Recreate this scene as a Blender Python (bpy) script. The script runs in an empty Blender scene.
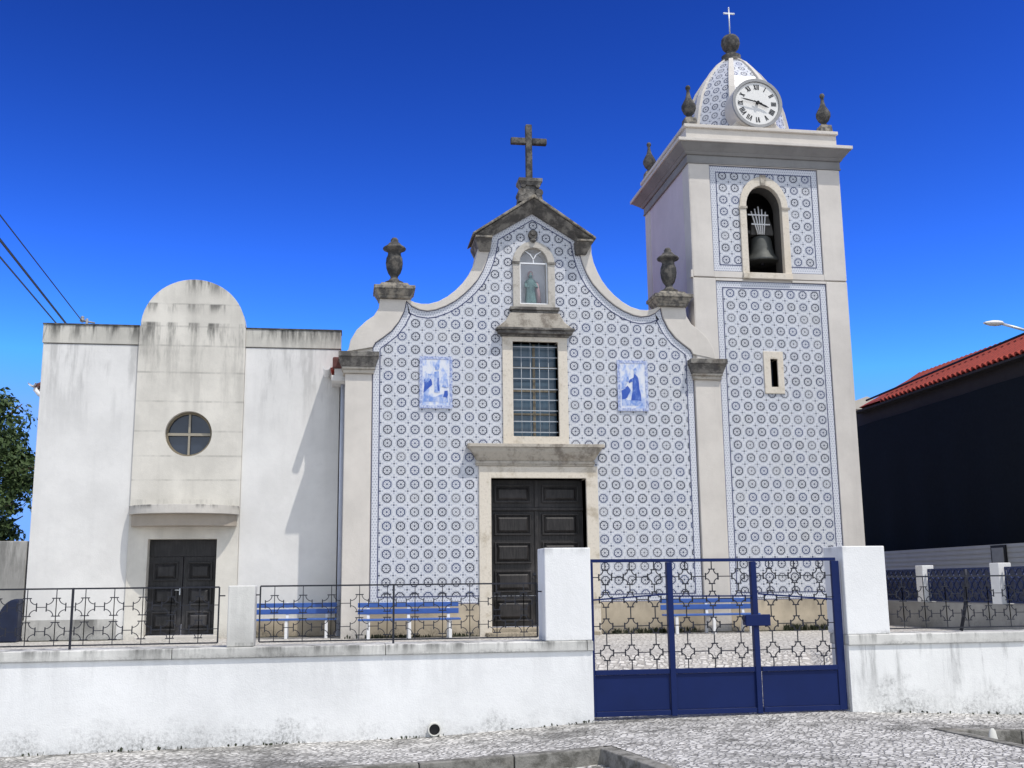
import bpy, math, random
from mathutils import Vector, Matrix
from mathutils.geometry import tessellate_polygon
rnd = random.Random(7)
S = bpy.context.scene
COL = S.collection
PI = math.pi

# ------------------------------------------------------------------ camera, sky, sun, exposure
cam = bpy.data.cameras.new('camera')
cam.lens = 37.617; cam.sensor_width = 36; cam.sensor_fit = 'HORIZONTAL'
cam.clip_start = 0.1; cam.clip_end = 3000
camo = bpy.data.objects.new('camera', cam); COL.objects.link(camo)
_r = Vector((0.98848107, -0.15095379, -0.01086839))
_u = Vector((-0.01709839, -0.18273939, 0.9830127))
_f = Vector((0.15037557, 0.97150361, 0.1832155))
camo.matrix_world = Matrix(((_r.x, _u.x, -_f.x, -2.46984), (_r.y, _u.y, -_f.y, -21.78404), (_r.z, _u.z, -_f.z, 0.24002), (0, 0, 0, 1)))
S.camera = camo

SUN = Vector((0.72, -1.0, 2.42)).normalized()
el = math.asin(SUN.z)
W = bpy.data.worlds.new("World"); S.world = W; W.use_nodes = True
wn = W.node_tree; bg = wn.nodes['Background']
sky = wn.nodes.new('ShaderNodeTexSky'); sky.sky_type = 'NISHITA'; sky.sun_disc = False
sky.sun_elevation = el; sky.sun_rotation = math.atan2(SUN.x, SUN.y)
sky.air_density = 1.0; sky.dust_density = 0.15; sky.ozone_density = 5.0; sky.altitude = 0
# deep blue clear sky north; whitened, brighter half behind the camera added as fill
def _vm(op, a, b):
    n = wn.nodes.new('ShaderNodeVectorMath'); n.operation = op
    for i, q in enumerate((a, b)):
        if isinstance(q, tuple): n.inputs[i].default_value = q
        else: wn.links.new(q, n.inputs[i])
    return n
gm = wn.nodes.new('ShaderNodeGamma'); gm.inputs[1].default_value = 2.85
wn.links.new(_vm('MULTIPLY', sky.outputs[0], (1/3.55,) * 3).outputs[0], gm.inputs[0])
deep = _vm('MINIMUM', _vm('MULTIPLY', gm.outputs[0], (3.7, 3.7, 3.7)).outputs[0], (1.6, 3.6, 9.0)).outputs[0]
hs = wn.nodes.new('ShaderNodeHueSaturation'); hs.inputs['Saturation'].default_value = .42; hs.inputs['Value'].default_value = 1.45; wn.links.new(sky.outputs[0], hs.inputs['Color'])
tc_ = wn.nodes.new('ShaderNodeTexCoord'); dt = _vm('DOT_PRODUCT', tc_.outputs['Generated'], (0.0, -1.0, 0.0))
mr = wn.nodes.new('ShaderNodeMapRange'); mr.interpolation_type = 'SMOOTHSTEP'; mr.inputs[1].default_value = -.62; mr.inputs[2].default_value = .40; wn.links.new(dt.outputs['Value'], mr.inputs[0])
mx = wn.nodes.new('ShaderNodeMix'); mx.data_type = 'RGBA'; wn.links.new(mr.outputs[0], mx.inputs[0]); wn.links.new(deep, mx.inputs[6]); wn.links.new(hs.outputs[0], mx.inputs[7])
wn.links.new(mx.outputs[2], bg.inputs[0]); bg.inputs[1].default_value = 0.10
sl = bpy.data.lights.new('sun', 'SUN'); sl.energy = 2.4; sl.angle = math.radians(0.5); sl.color = (1.0, 0.95, 0.88)
slo = bpy.data.objects.new('sun', sl); COL.objects.link(slo)
slo.rotation_euler = SUN.to_track_quat('Z', 'Y').to_euler(); slo.location = (10, -20, 30)
S.view_settings.view_transform = 'Standard'; S.view_settings.look = 'None'
S.view_settings.exposure = 0.42; S.view_settings.gamma = 1.0; S.view_settings.use_curve_mapping = False

# ------------------------------------------------------------------ node helpers
class NB:
    def __init__(s, name):
        s.m = bpy.data.materials.new(name); s.m.use_nodes = True
        s.t = s.m.node_tree; s.b = s.t.nodes['Principled BSDF']
        s.b.inputs['Specular IOR Level'].default_value = 0.3
    def n(s, k, **kw):
        x = s.t.nodes.new(k)
        for a, b in kw.items(): setattr(x, a, b)
        return x
    def put(s, sock, v):
        if isinstance(v, bpy.types.NodeSocket): s.t.links.new(v, sock)
        elif isinstance(v, (tuple, list)) and sock.type == 'RGBA': sock.default_value = (*v[:3], 1)
        else: sock.default_value = v
    def M(s, op, a, b=None, c=None, clamp=False):
        x = s.n('ShaderNodeMath', operation=op, use_clamp=clamp)
        s.put(x.inputs[0], a)
        if b is not None: s.put(x.inputs[1], b)
        if c is not None: s.put(x.inputs[2], c)
        return x.outputs[0]
    def V(s, op, a, b=None, out=0):
        x = s.n('ShaderNodeVectorMath', operation=op); s.put(x.inputs[0], a)
        if b is not None: s.put(x.inputs[1], b)
        return x.outputs[out]
    def sep(s, v):
        x = s.n('ShaderNodeSeparateXYZ'); s.put(x.inputs[0], v); return x.outputs
    def comb(s, a, b, c=0.0):
        x = s.n('ShaderNodeCombineXYZ')
        for i, q in enumerate((a, b, c)): s.put(x.inputs[i], q)
        return x.outputs[0]
    def smooth(s, v, a, b, lo=0.0, hi=1.0):
        x = s.n('ShaderNodeMapRange', interpolation_type='SMOOTHSTEP')
        s.put(x.inputs[0], v); s.put(x.inputs[1], a); s.put(x.inputs[2], b); s.put(x.inputs[3], lo); s.put(x.inputs[4], hi)
        return x.outputs[0]
    def pos(s): return s.n('ShaderNodeNewGeometry').outputs['Position']
    def noise(s, vec, scale, detail=5, rough=0.6, col=False):
        x = s.n('ShaderNodeTexNoise'); s.put(x.inputs['Vector'], vec)
        x.inputs['Scale'].default_value = scale; x.inputs['Detail'].default_value = detail; x.inputs['Roughness'].default_value = rough
        return x.outputs['Color' if col else 'Fac']
    def mul(s, vec, k): return s.V('MULTIPLY', vec, k)
    def mix(s, f, a, b):
        x = s.n('ShaderNodeMix', data_type='RGBA')
        s.put(x.inputs[0], f); s.put(x.inputs[6], a); s.put(x.inputs[7], b); return x.outputs[2]
    def bump(s, h, strength=0.3, dist=0.02):
        x = s.n('ShaderNodeBump'); s.put(x.inputs['Height'], h); x.inputs['Strength'].default_value = strength; x.inputs['Distance'].default_value = dist
        s.t.links.new(x.outputs[0], s.b.inputs['Normal'])
    def done(s, col, rough=0.8, metal=0.0, spec=None):
        s.put(s.b.inputs['Base Color'], col); s.put(s.b.inputs['Roughness'], rough); s.b.inputs['Metallic'].default_value = metal
        if spec is not None: s.b.inputs['Specular IOR Level'].default_value = spec
        return s.m

def plaster(name, base, stain=(0.07, 0.07, 0.065), bottoms=(), tops=(), mottle=0.12, rough=0.9, blocks=None, ages=0.0):
    """rendered wall: mottled base, dirt growing up from z0, dark runs hanging down from z1"""
    b = NB(name); p = b.pos(); x, y, z = b.sep(p)
    n1 = b.noise(p, 0.9, 6); n2 = b.noise(p, 7, 5); grain = b.noise(p, 60, 3)
    dk = tuple(c * (1 - mottle * 1.6) for c in base); lt = tuple(min(1, c * (1 + mottle * .3)) for c in base)
    col = b.mix(b.smooth(n1, .3, .7), dk, lt)
    col = b.mix(b.smooth(n2, .52, .75, 0, .35 * mottle * 5), col, tuple(c * .72 for c in base))
    for z0, h, k in bottoms:
        t = b.M('ADD', b.M('DIVIDE', b.M('SUBTRACT', z, z0), h), b.M('MULTIPLY', b.M('SUBTRACT', b.noise(p, 3.2, 7, .72), .5), 2.6))
        t = b.M('MULTIPLY', b.smooth(t, 0.0, 1.0, 1, 0), k)
        t = b.M('MULTIPLY', t, b.smooth(b.noise(p, 26, 6, .75), .38, .66, .15, 1)); t = b.M('MULTIPLY', t, b.smooth(b.noise(b.comb(x, y, 0.0), .8, 3), .38, .62, .25, 1))
        col = b.mix(t, col, stain)
    for z1, l, k in tops:
        sv = b.noise(b.comb(b.M('MULTIPLY', x, 1), b.M('MULTIPLY', y, 1), b.M('MULTIPLY', z, .13)), 4.5, 6, .7)
        blot = b.noise(b.comb(x, y, b.M('MULTIPLY', z, .4)), 1.1, 3)
        d = b.M('DIVIDE', b.M('SUBTRACT', z1, z), l)
        fall = b.M('MULTIPLY', b.smooth(d, 0.0, 1.0, 1, 0), b.smooth(d, -.05, 0, 0, 1))
        t = b.M('MULTIPLY', b.smooth(b.M('ADD', b.M('MULTIPLY', sv, .66), b.M('MULTIPLY', blot, .34)), .46, .60), fall)
        col = b.mix(b.M('MULTIPLY', t, k), col, stain)
    if blocks:                       # horizontal joints of cladding slabs, at the given heights
        zs, w = blocks
        for zz in zs:
            d = b.M('ABSOLUTE', b.M('SUBTRACT', z, zz))
            j = b.smooth(d, w, w * 2.2, 1, 0)
            j = b.M('MULTIPLY', j, b.smooth(b.noise(p, 3, 3), .35, .65, .08, .5))
            col = b.mix(j, col, tuple(c * .4 for c in base))
    if ages:
        sv = b.noise(b.comb(x, y, b.M('MULTIPLY', z, .1)), 2.2, 6, .65)
        col = b.mix(b.smooth(sv, .5, .75, 0, ages), col, tuple(c * .6 for c in base))
    b.bump(b.M('ADD', grain, b.M('MULTIPLY', n2, 1.5)), .25, .012)
    return b.done(col, rough)

def simple(name, base, rough=.6, metal=0.0, var=.2, scale=8, bump=.1, spec=None):
    b = NB(name); p = b.pos(); n = b.noise(p, scale, 5)
    col = b.mix(n, tuple(c * (1 - var) for c in base), tuple(min(1, c * (1 + var)) for c in base))
    if bump: b.bump(b.noise(p, scale * 6, 4), bump, .01)
    return b.done(col, rough, metal, spec)

def weathered_stone(name, base, dark, amount=.5, scale=3):
    b = NB(name); p = b.pos()
    n1 = b.noise(p, scale, 7, .7); n2 = b.noise(p, scale * 9, 4); n3 = b.noise(p, scale * .35, 3)
    col = b.mix(b.smooth(n1, .62 - amount * .35, .78 - amount * .3), base, dark)
    col = b.mix(b.smooth(n2, .5, .8, 0, .5), col, tuple(c * .5 for c in base))
    col = b.mix(b.smooth(n3, .55, .7, 0, .15), col, (base[0] * 1.05, base[1] * .85, base[2] * .6))
    b.bump(b.M('ADD', n1, n2), .5, .015)
    return b.done(col, .92)

def tile_mat(name, full=True):
    b = NB(name); uv = b.n('ShaderNodeUVMap').outputs[0]
    u, v, _ = b.sep(uv)
    wob = b.noise(uv, 3.1, 2)
    fu = b.M('SUBTRACT', b.M('FRACT', b.M('ADD', u, .5)), .5); fv = b.M('SUBTRACT', b.M('FRACT', b.M('ADD', v, .5)), .5)
    cu = b.M('FLOOR', b.M('ADD', u, .5)); cv = b.M('FLOOR', b.M('ADD', v, .5))
    wn_ = b.n('ShaderNodeTexWhiteNoise', noise_dimensions='2D'); b.put(wn_.inputs['Vector'], b.comb(cu, cv)); rv = wn_.outputs['Value']
    # each figure is painted over four tiles, each quarter laid a little differently
    wq = b.n('ShaderNodeTexWhiteNoise', noise_dimensions='2D'); b.put(wq.inputs['Vector'], b.comb(b.M('FLOOR', b.M('MULTIPLY', u, 2)), b.M('FLOOR', b.M('MULTIPLY', v, 2)))); rq = wq.outputs['Value']
    rr = b.M('POWER', b.M('ADD', b.M('MULTIPLY', fu, fu), b.M('MULTIPLY', fv, fv)), .5)
    th = b.M('ARCTAN2', fv, fu)
    rad = b.M('ADD', rr, b.M('MULTIPLY', b.M('COSINE', b.M('MULTIPLY', th, 8)), .013))
    rad = b.M('ADD', rad, b.M('MULTIPLY', b.M('SUBTRACT', rq, .5), .02))
    ring = b.smooth(b.M('ABSOLUTE', b.M('SUBTRACT', rad, .292)), .028, .062, 1, 0)
    halo = b.M('MULTIPLY', b.smooth(b.M('ABSOLUTE', b.M('SUBTRACT', rr, .395)), .012, .05, .6, 0), b.smooth(b.M('COSINE', b.M('MULTIPLY', th, 12)), -.4, .4, .25, 1))
    inner = b.M('MULTIPLY', b.smooth(b.M('ABSOLUTE', b.M('SUBTRACT', rr, .17)), .02, .07, .62, 0), b.smooth(b.M('COSINE', b.M('MULTIPLY', th, 8)), -.3, .5))
    dot = b.smooth(rr, .05, .1, 1, 0)
    gu = b.M('SUBTRACT', b.M('FRACT', u), .5); gv = b.M('SUBTRACT', b.M('FRACT', v), .5)
    r2 = b.M('POWER', b.M('ADD', b.M('MULTIPLY', gu, gu), b.M('MULTIPLY', gv, gv)), .5)
    cdot = b.smooth(r2, .045, .095, 1, 0)
    petal = b.M('MULTIPLY', b.smooth(b.M('ABSOLUTE', b.M('SUBTRACT', r2, .17)), .02, .07, .7, 0), b.smooth(b.M('COSINE', b.M('MULTIPLY', b.M('ARCTAN2', gv, gu), 4)), -.3, .7))
    jo = b.M('MINIMUM', b.M('ABSOLUTE', b.M('SUBTRACT', b.M('FRACT', b.M('MULTIPLY', u, 2)), .5)), b.M('ABSOLUTE', b.M('SUBTRACT', b.M('FRACT', b.M('MULTIPLY', v, 2)), .5)))
    joint = b.smooth(jo, .012, .03, .16, 0)
    white = b.mix(b.noise(uv, 9, 3), (.60, .61, .645), (.69, .70, .73))
    white = b.mix(b.smooth(rq, .0, 1, 0, .5), white, (.54, .56, .60))
    white = b.mix(b.smooth(b.noise(uv, 16, 2), .52, .62, 0, .22), white, (.36, .40, .50))
    white = b.mix(b.smooth(b.noise(uv, .35, 4), .45, .7, 0, .3), white, (.60, .60, .58))
    col = b.mix(b.M('MULTIPLY', b.M('MAXIMUM', halo, petal), .8), white, (.20, .24, .36))
    col = b.mix(joint, col, (.30, .31, .34))
    ink = b.mix(b.smooth(rv, .5, 1), (.022, .027, .055), (.04, .06, .15))
    k = b.M('MULTIPLY', b.M('MAXIMUM', b.M('MAXIMUM', ring, inner), b.M('MAXIMUM', dot, cdot)), b.smooth(rv, .02, .35, .80, 1))
    k = b.M('MULTIPLY', k, b.smooth(wob, .25, .5, .85, 1))
    col = b.mix(k, col, ink)
    b.bump(b.M('ADD', b.M('MULTIPLY', jo, -2.0), b.M('MULTIPLY', rq, .6)), .05, .01)
    rough = b.M('ADD', .25, b.M('MULTIPLY', rq, .18))
    return b.done(col, rough, 0, .45)

def border_mat(name):
    b = NB(name); uv = b.n('ShaderNodeUVMap').outputs[0]
    u, v, _ = b.sep(b.mul(uv, (5.2, 5.2, 1)))
    fu = b.M('SUBTRACT', b.M('FRACT', b.M('ADD', u, b.M('MULTIPLY', b.M('FLOOR', v), .5))), .5); fv = b.M('SUBTRACT', b.M('FRACT', v), .5)
    rr = b.M('POWER', b.M('ADD', b.M('MULTIPLY', fu, fu), b.M('MULTIPLY', fv, fv)), .5)
    d = b.smooth(rr, .15, .38, .5, 0)
    white = b.mix(b.noise(uv, 6, 4), (.60, .62, .66), (.69, .70, .74))
    col = b.mix(b.smooth(b.noise(uv, 14, 3), .5, .65, 0, .2), white, (.28, .33, .46))
    return b.done(b.mix(d, col, (.10, .12, .22)), .4)

def cobble_mat(name, scale, light, dark, joint, dirt=.5, ang=.0):
    b = NB(name); p = b.pos()
    mp = b.n('ShaderNodeMapping'); b.put(mp.inputs[0], p); mp.inputs['Rotation'].default_value = (0, 0, ang); mp.inputs['Scale'].default_value = (1, 1, 0.0)
    pv = b.V('ADD', mp.outputs[0], b.V('MULTIPLY', b.V('SUBTRACT', b.noise(p, 2.0, 3, col=True), (.5, .5, .5)), (.22, .22, 0)))
    vc = b.n('ShaderNodeTexVoronoi', feature='F1', distance='CHEBYCHEV'); v2 = b.n('ShaderNodeTexVoronoi', feature='F2', distance='CHEBYCHEV')
    for q in (vc, v2): b.put(q.inputs['Vector'], pv); q.inputs['Scale'].default_value = scale; q.inputs['Randomness'].default_value = .72
    cr = b.sep(vc.outputs['Color'])[0]
    edge = b.M('MULTIPLY', b.M('SUBTRACT', v2.outputs['Distance'], vc.outputs['Distance']), .8)
    big = b.noise(p, .55, 5, .6); mid = b.noise(p, 3.5, 5, .7)
    w = b.M('ADD', .05, b.M('MULTIPLY', b.M('SUBTRACT', mid, .35), .28))
    jm = b.M('MULTIPLY', b.smooth(edge, b.M('MULTIPLY', w, .4), b.M('ADD', w, .07), 1, 0), b.smooth(b.noise(p, 6, 4, .7), .3, .6, .35, 1))
    col = b.mix(cr, dark, light)
    col = b.mix(b.smooth(b.noise(p, 30, 3), .45, .8, 0, .35), col, tuple(c * .6 for c in dark))
    col = b.mix(jm, col, joint)
    col = b.mix(b.M('MULTIPLY', b.smooth(b.M('ADD', b.M('MULTIPLY', big, .55), b.M('MULTIPLY', mid, .45)), .46, .63), dirt), col, (.11, .107, .097))
    b.bump(b.M('ADD', b.smooth(edge, 0, .22), b.M('MULTIPLY', cr, .45)), .9, .025)
    return b.done(col, .85)

MT = {}
MT['tile'] = tile_mat('blue_white_azulejo')
MT['border'] = border_mat('azulejo_border')
MT['ink'] = simple('navy_tile_line', (.05, .06, .14), .4, var=.3, bump=0)
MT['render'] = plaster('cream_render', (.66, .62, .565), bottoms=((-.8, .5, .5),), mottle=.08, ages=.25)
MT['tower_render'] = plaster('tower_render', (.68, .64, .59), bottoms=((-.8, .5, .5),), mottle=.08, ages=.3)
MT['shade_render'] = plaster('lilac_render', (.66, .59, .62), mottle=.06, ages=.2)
MT['white_chapel'] = plaster('white_chapel_render', (.765, .755, .73), bottoms=((-.8, .55, .75),), tops=((5.25, 2.4, .3),), mottle=.07, ages=.15)
MT['chapel_stone'] = plaster('chapel_cladding', (.72, .69, .62), tops=((6.78, .55, .98), (6.18, .28, .8), (5.75, .9, .85), (5.1, 2.4, .25), (2.0, .8, .25)), bottoms=((-.8, .3, .6),), mottle=.12, ages=.35,
                           blocks=((6.18, 5.69, 5.27, 4.69, 4.07, 3.44, 2.92, 2.42), .012))
MT['chapel_band'] = plaster('chapel_band', (.62, .60, .54), tops=((5.74, .6, 1.0),), mottle=.14, ages=.3)
MT['canopy'] = plaster('canopy_concrete', (.60, .57, .52), tops=((1.9, .14, .95),), mottle=.12, ages=.3)
MT['limestone'] = weathered_stone('beige_limestone', (.69, .63, .535), (.46, .40, .31), .3, 2.2)
MT['plinth'] = plaster('plinth_limestone', (.52, .445, .335), stain=(.06, .055, .045), bottoms=((-.8, .26, .95),), tops=((-.15, .3, .3),), mottle=.2, ages=.25)
MT['lintel'] = weathered_stone('lichen_stone', (.48, .44, .375), (.24, .21, .175), .45, 3)
MT['niche_stone'] = weathered_stone('pale_niche_stone', (.52, .49, .44), (.36, .33, .28), .3, 3)
MT['soffit'] = plaster('shaded_cream_render', (.30, .295, .29), mottle=.15, ages=.4)  # cornice cream darkened: its underside shade is put into this colour
MT['dark_stone'] = weathered_stone('grey_weathered_stone', (.25, .235, .21), (.09, .085, .08), .7, 4)
MT['urn_stone'] = weathered_stone('black_weathered_stone', (.15, .14, .125), (.05, .05, .05), .7, 6)
MT['ochre_lichen'] = weathered_stone('lichened_slab', (.32, .29, .24), (.10, .095, .09), .6, 7)
MT['coping'] = plaster('coping_render', (.70, .69, .65), tops=((-.40, .22, .9),), bottoms=((-.57, .07, .7),), mottle=.22, ages=.6)
MT['wall'] = plaster('boundary_render', (.87, .87, .86), bottoms=((-1.60, .40, .75),), tops=((-.56, .75, .10),), mottle=.07, ages=.12)
MT['wall_stained'] = plaster('stained_boundary_render', (.86, .86, .84), bottoms=((-1.5, .55, .9),), tops=((-.56, 1.0, .55),), mottle=.06, ages=.2)
MT['grey_wall'] = plaster('grey_old_render', (.42, .41, .385), tops=((1.2, 1.6, .6),), bottoms=((-.8, .5, .5),), mottle=.2, ages=.5)
MT['pillar'] = plaster('pillar_render', (.86, .86, .85), bottoms=((-.43, .08, .5),), tops=((.66, .12, .3),), mottle=.04, ages=.08)
MT['blue'] = simple('blue_gate_paint', (.006, .017, .092), .5, var=.2, scale=3, bump=.05, spec=.2)
MT['bench_blue'] = simple('blue_bench_paint', (.05, .12, .37), .4, var=.15, scale=9, bump=.1)
MT['bench_white'] = simple('white_bench_paint', (.78, .78, .78), .45, var=.06)
MT['iron'] = simple('black_iron', (.03, .032, .042), .55, .3, var=.4, scale=20)
MT['blue_iron'] = simple('blue_iron', (.025, .04, .12), .5, .1, var=.3, scale=20)
MT['clock_white'] = simple('clock_enamel', (.80, .79, .76), .3, var=.03, bump=0)
MT['black'] = simple('black_paint', (.012, .012, .014), .5, var=.2, bump=0)
MT['steel'] = simple('pale_galvanised_steel', (.62, .64, .66), .4, .5, var=.1)
MT['rim'] = simple('grey_clock_rim', (.30, .30, .30), .5, .2, var=.2)
MT['lead'] = simple('grey_lead_cap', (.26, .25, .24), .7, .1, var=.3)
MT['bronze'] = simple('dark_bronze', (.10, .105, .10), .6, .35, var=.5, scale=6)
MT['headstock'] = simple('grey_headstock', (.10, .095, .09), .8, var=.4, scale=6)
MT['white_metal'] = simple('white_metal', (.85, .85, .85), .4, var=.03, bump=0)
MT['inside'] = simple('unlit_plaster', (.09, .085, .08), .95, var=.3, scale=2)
MT['glaze_bar'] = simple('white_glazing_bar', (.78, .80, .82), .45, var=.05, bump=0)
MT['frame_dark'] = simple('dark_window_frame', (.20, .17, .12), .6, var=.3)
MT['gutter_white'] = simple('white_gutter', (.8, .8, .8), .4, var=.05, bump=0)
MT['pipe'] = simple('grey_downpipe', (.48, .52, .62), .5, var=.1, bump=0)
MT['pvc'] = simple('pale_pvc', (.66, .65, .60), .5, var=.1, bump=0)
MT['cable'] = simple('black_cable', (.015, .02, .035), .5, bump=0)
MT['robe'] = simple('green_blue_robe', (.10, .19, .185), .7, var=.25, scale=14)
MT['cloak'] = simple('rose_cloak', (.36, .24, .25), .7, var=.2, scale=14)
MT['skin'] = simple('painted_skin', (.50, .38, .30), .6, var=.1, bump=0)
MT['niche_back'] = simple('pale_niche_plaster', (.60, .61, .65), .8, var=.08)
MT['kerb'] = weathered_stone('kerb_granite', (.27, .26, .235), (.12, .115, .10), .55, 5)
MT['moss'] = simple('ground_dirt', (.075, .075, .055), .95, var=.5, scale=8, bump=.6)
MT['dark_shape'] = simple('dark_blue_surface', (.012, .018, .045), .5, var=.4, scale=5)
MT['net'] = simple('black_scaffold_net', (.010, .013, .018), .85, var=.3, scale=12, bump=.3, spec=.1)
MT['brown_wall'] = simple('dark_brown_render', (.035, .031, .033), .9, var=.3, scale=3)
MT['trunk'] = simple('brown_bark', (.10, .075, .05), .95, var=.3, scale=9, bump=.6)
MT['far_wall'] = simple('pale_far_render', (.52, .48, .42), .9, var=.1)

def wood(name, base):
    b = NB(name); p = b.pos()
    n = b.noise(b.mul(p, (6, 6, .7)), 5, 6, .65); n2 = b.noise(p, 1.3, 5)
    col = b.mix(b.smooth(n, .35, .7), tuple(c * .55 for c in base), tuple(c * 1.5 for c in base))
    col = b.mix(b.smooth(n2, .48, .72, 0, .7), col, (base[0] * 3.0, base[1] * 3.0, base[2] * 3.0))
    b.bump(n, .4, .008)
    return b.done(col, .55, 0, .4)
MT['door'] = wood('dark_stained_wood', (.023, .0205, .020))
MT['door_old'] = wood('faded_dark_wood', (.022, .021, .022))

def glass(name, tint, rough=.08):
    b = NB(name); p = b.pos()
    col = b.mix(b.noise(p, 1.7, 3), tuple(c * .6 for c in tint), tuple(c * 1.3 for c in tint))
    b.bump(b.noise(p, 2.5, 2), .06, .02)
    return b.done(col, rough, 0, .6)
MT['pane'] = glass('blue_grey_pane', (.05, .095, .14), .2)
MT['dark_pane'] = glass('dark_pane', (.025, .035, .06))
def clear(name):
    b = NB(name); o = b.t.nodes['Material Output']; t = b.n('ShaderNodeBsdfTransparent'); g = b.n('ShaderNodeBsdfGlossy'); g.inputs['Roughness'].default_value = .05
    m = b.n('ShaderNodeMixShader'); m.inputs[0].default_value = .05; b.t.links.new(t.outputs[0], m.inputs[1]); b.t.links.new(g.outputs[0], m.inputs[2]); b.t.links.new(m.outputs[0], o.inputs[0])
    return b.m
MT['clear'] = clear('niche_glass')

def leaf_mat(name, a, c):
    b = NB(name); p = b.pos(); n = b.noise(p, 1.3, 3); n2 = b.noise(p, 9, 3)
    col = b.mix(b.M('ADD', b.M('MULTIPLY', n, .6), b.M('MULTIPLY', n2, .4)), a, c)
    b.b.inputs['Transmission Weight'].default_value = 0.0
    return b.done(col, .6)
MT['leaf'] = leaf_mat('dark_leaf', (.020, .045, .016), (.10, .15, .045))
MT['weed'] = leaf_mat('weed_leaf', (.018, .024, .012), (.045, .055, .028))
def tiles_red(name):
    b = NB(name); p = b.pos(); n = b.noise(p, 2.2, 5); n2 = b.noise(p, 14, 3)
    col = b.mix(n, (.34, .050, .035), (.47, .085, .058)); col = b.mix(b.smooth(n2, .5, .8, 0, .5), col, (.22, .055, .04))
    px_, py_, pz_ = b.sep(p)
    ch_ = b.smooth(b.M('COSINE', b.M('MULTIPLY', py_, 2 * PI * 74 / 16.6)), .25, .95)      # shade of the channels put into the colour as dark lines
    col = b.mix(b.M('MULTIPLY', ch_, .55), col, (.11, .035, .03))
    row = b.smooth(b.M('FRACT', b.M('MULTIPLY', px_, 3.1)), .0, .16, .45, 0)
    col = b.mix(row, col, (.13, .04, .035))
    return b.done(col, .85)
MT['roof'] = tiles_red('red_clay_tile')
def corr(name, base):
    b = NB(name); z = b.sep(b.pos())[2]
    k = b.smooth(b.M('SINE', b.M('MULTIPLY', z, 55)), -.6, .6)
    b.bump(k, .7, .02)
    return b.done(b.mix(b.noise(b.pos(), 3, 4), tuple(c * .8 for c in base), base), .6)
MT['sheet'] = corr('grey_profiled_sheet', (.50, .50, .50))
MT['cobble'] = cobble_mat('white_calcada', 14.0, (.80, .78, .74), (.68, .66, .62), (.26, .25, .235), .78, .6)
MT['cobble_road'] = cobble_mat('road_setts', 12.0, (.74, .72, .69), (.52, .505, .475), (.15, .145, .13), .6, .3)
MT['yard'] = cobble_mat('yard_calcada', 10.0, (.72, .69, .635), (.62, .59, .545), (.40, .375, .34), .12, .3)

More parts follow.
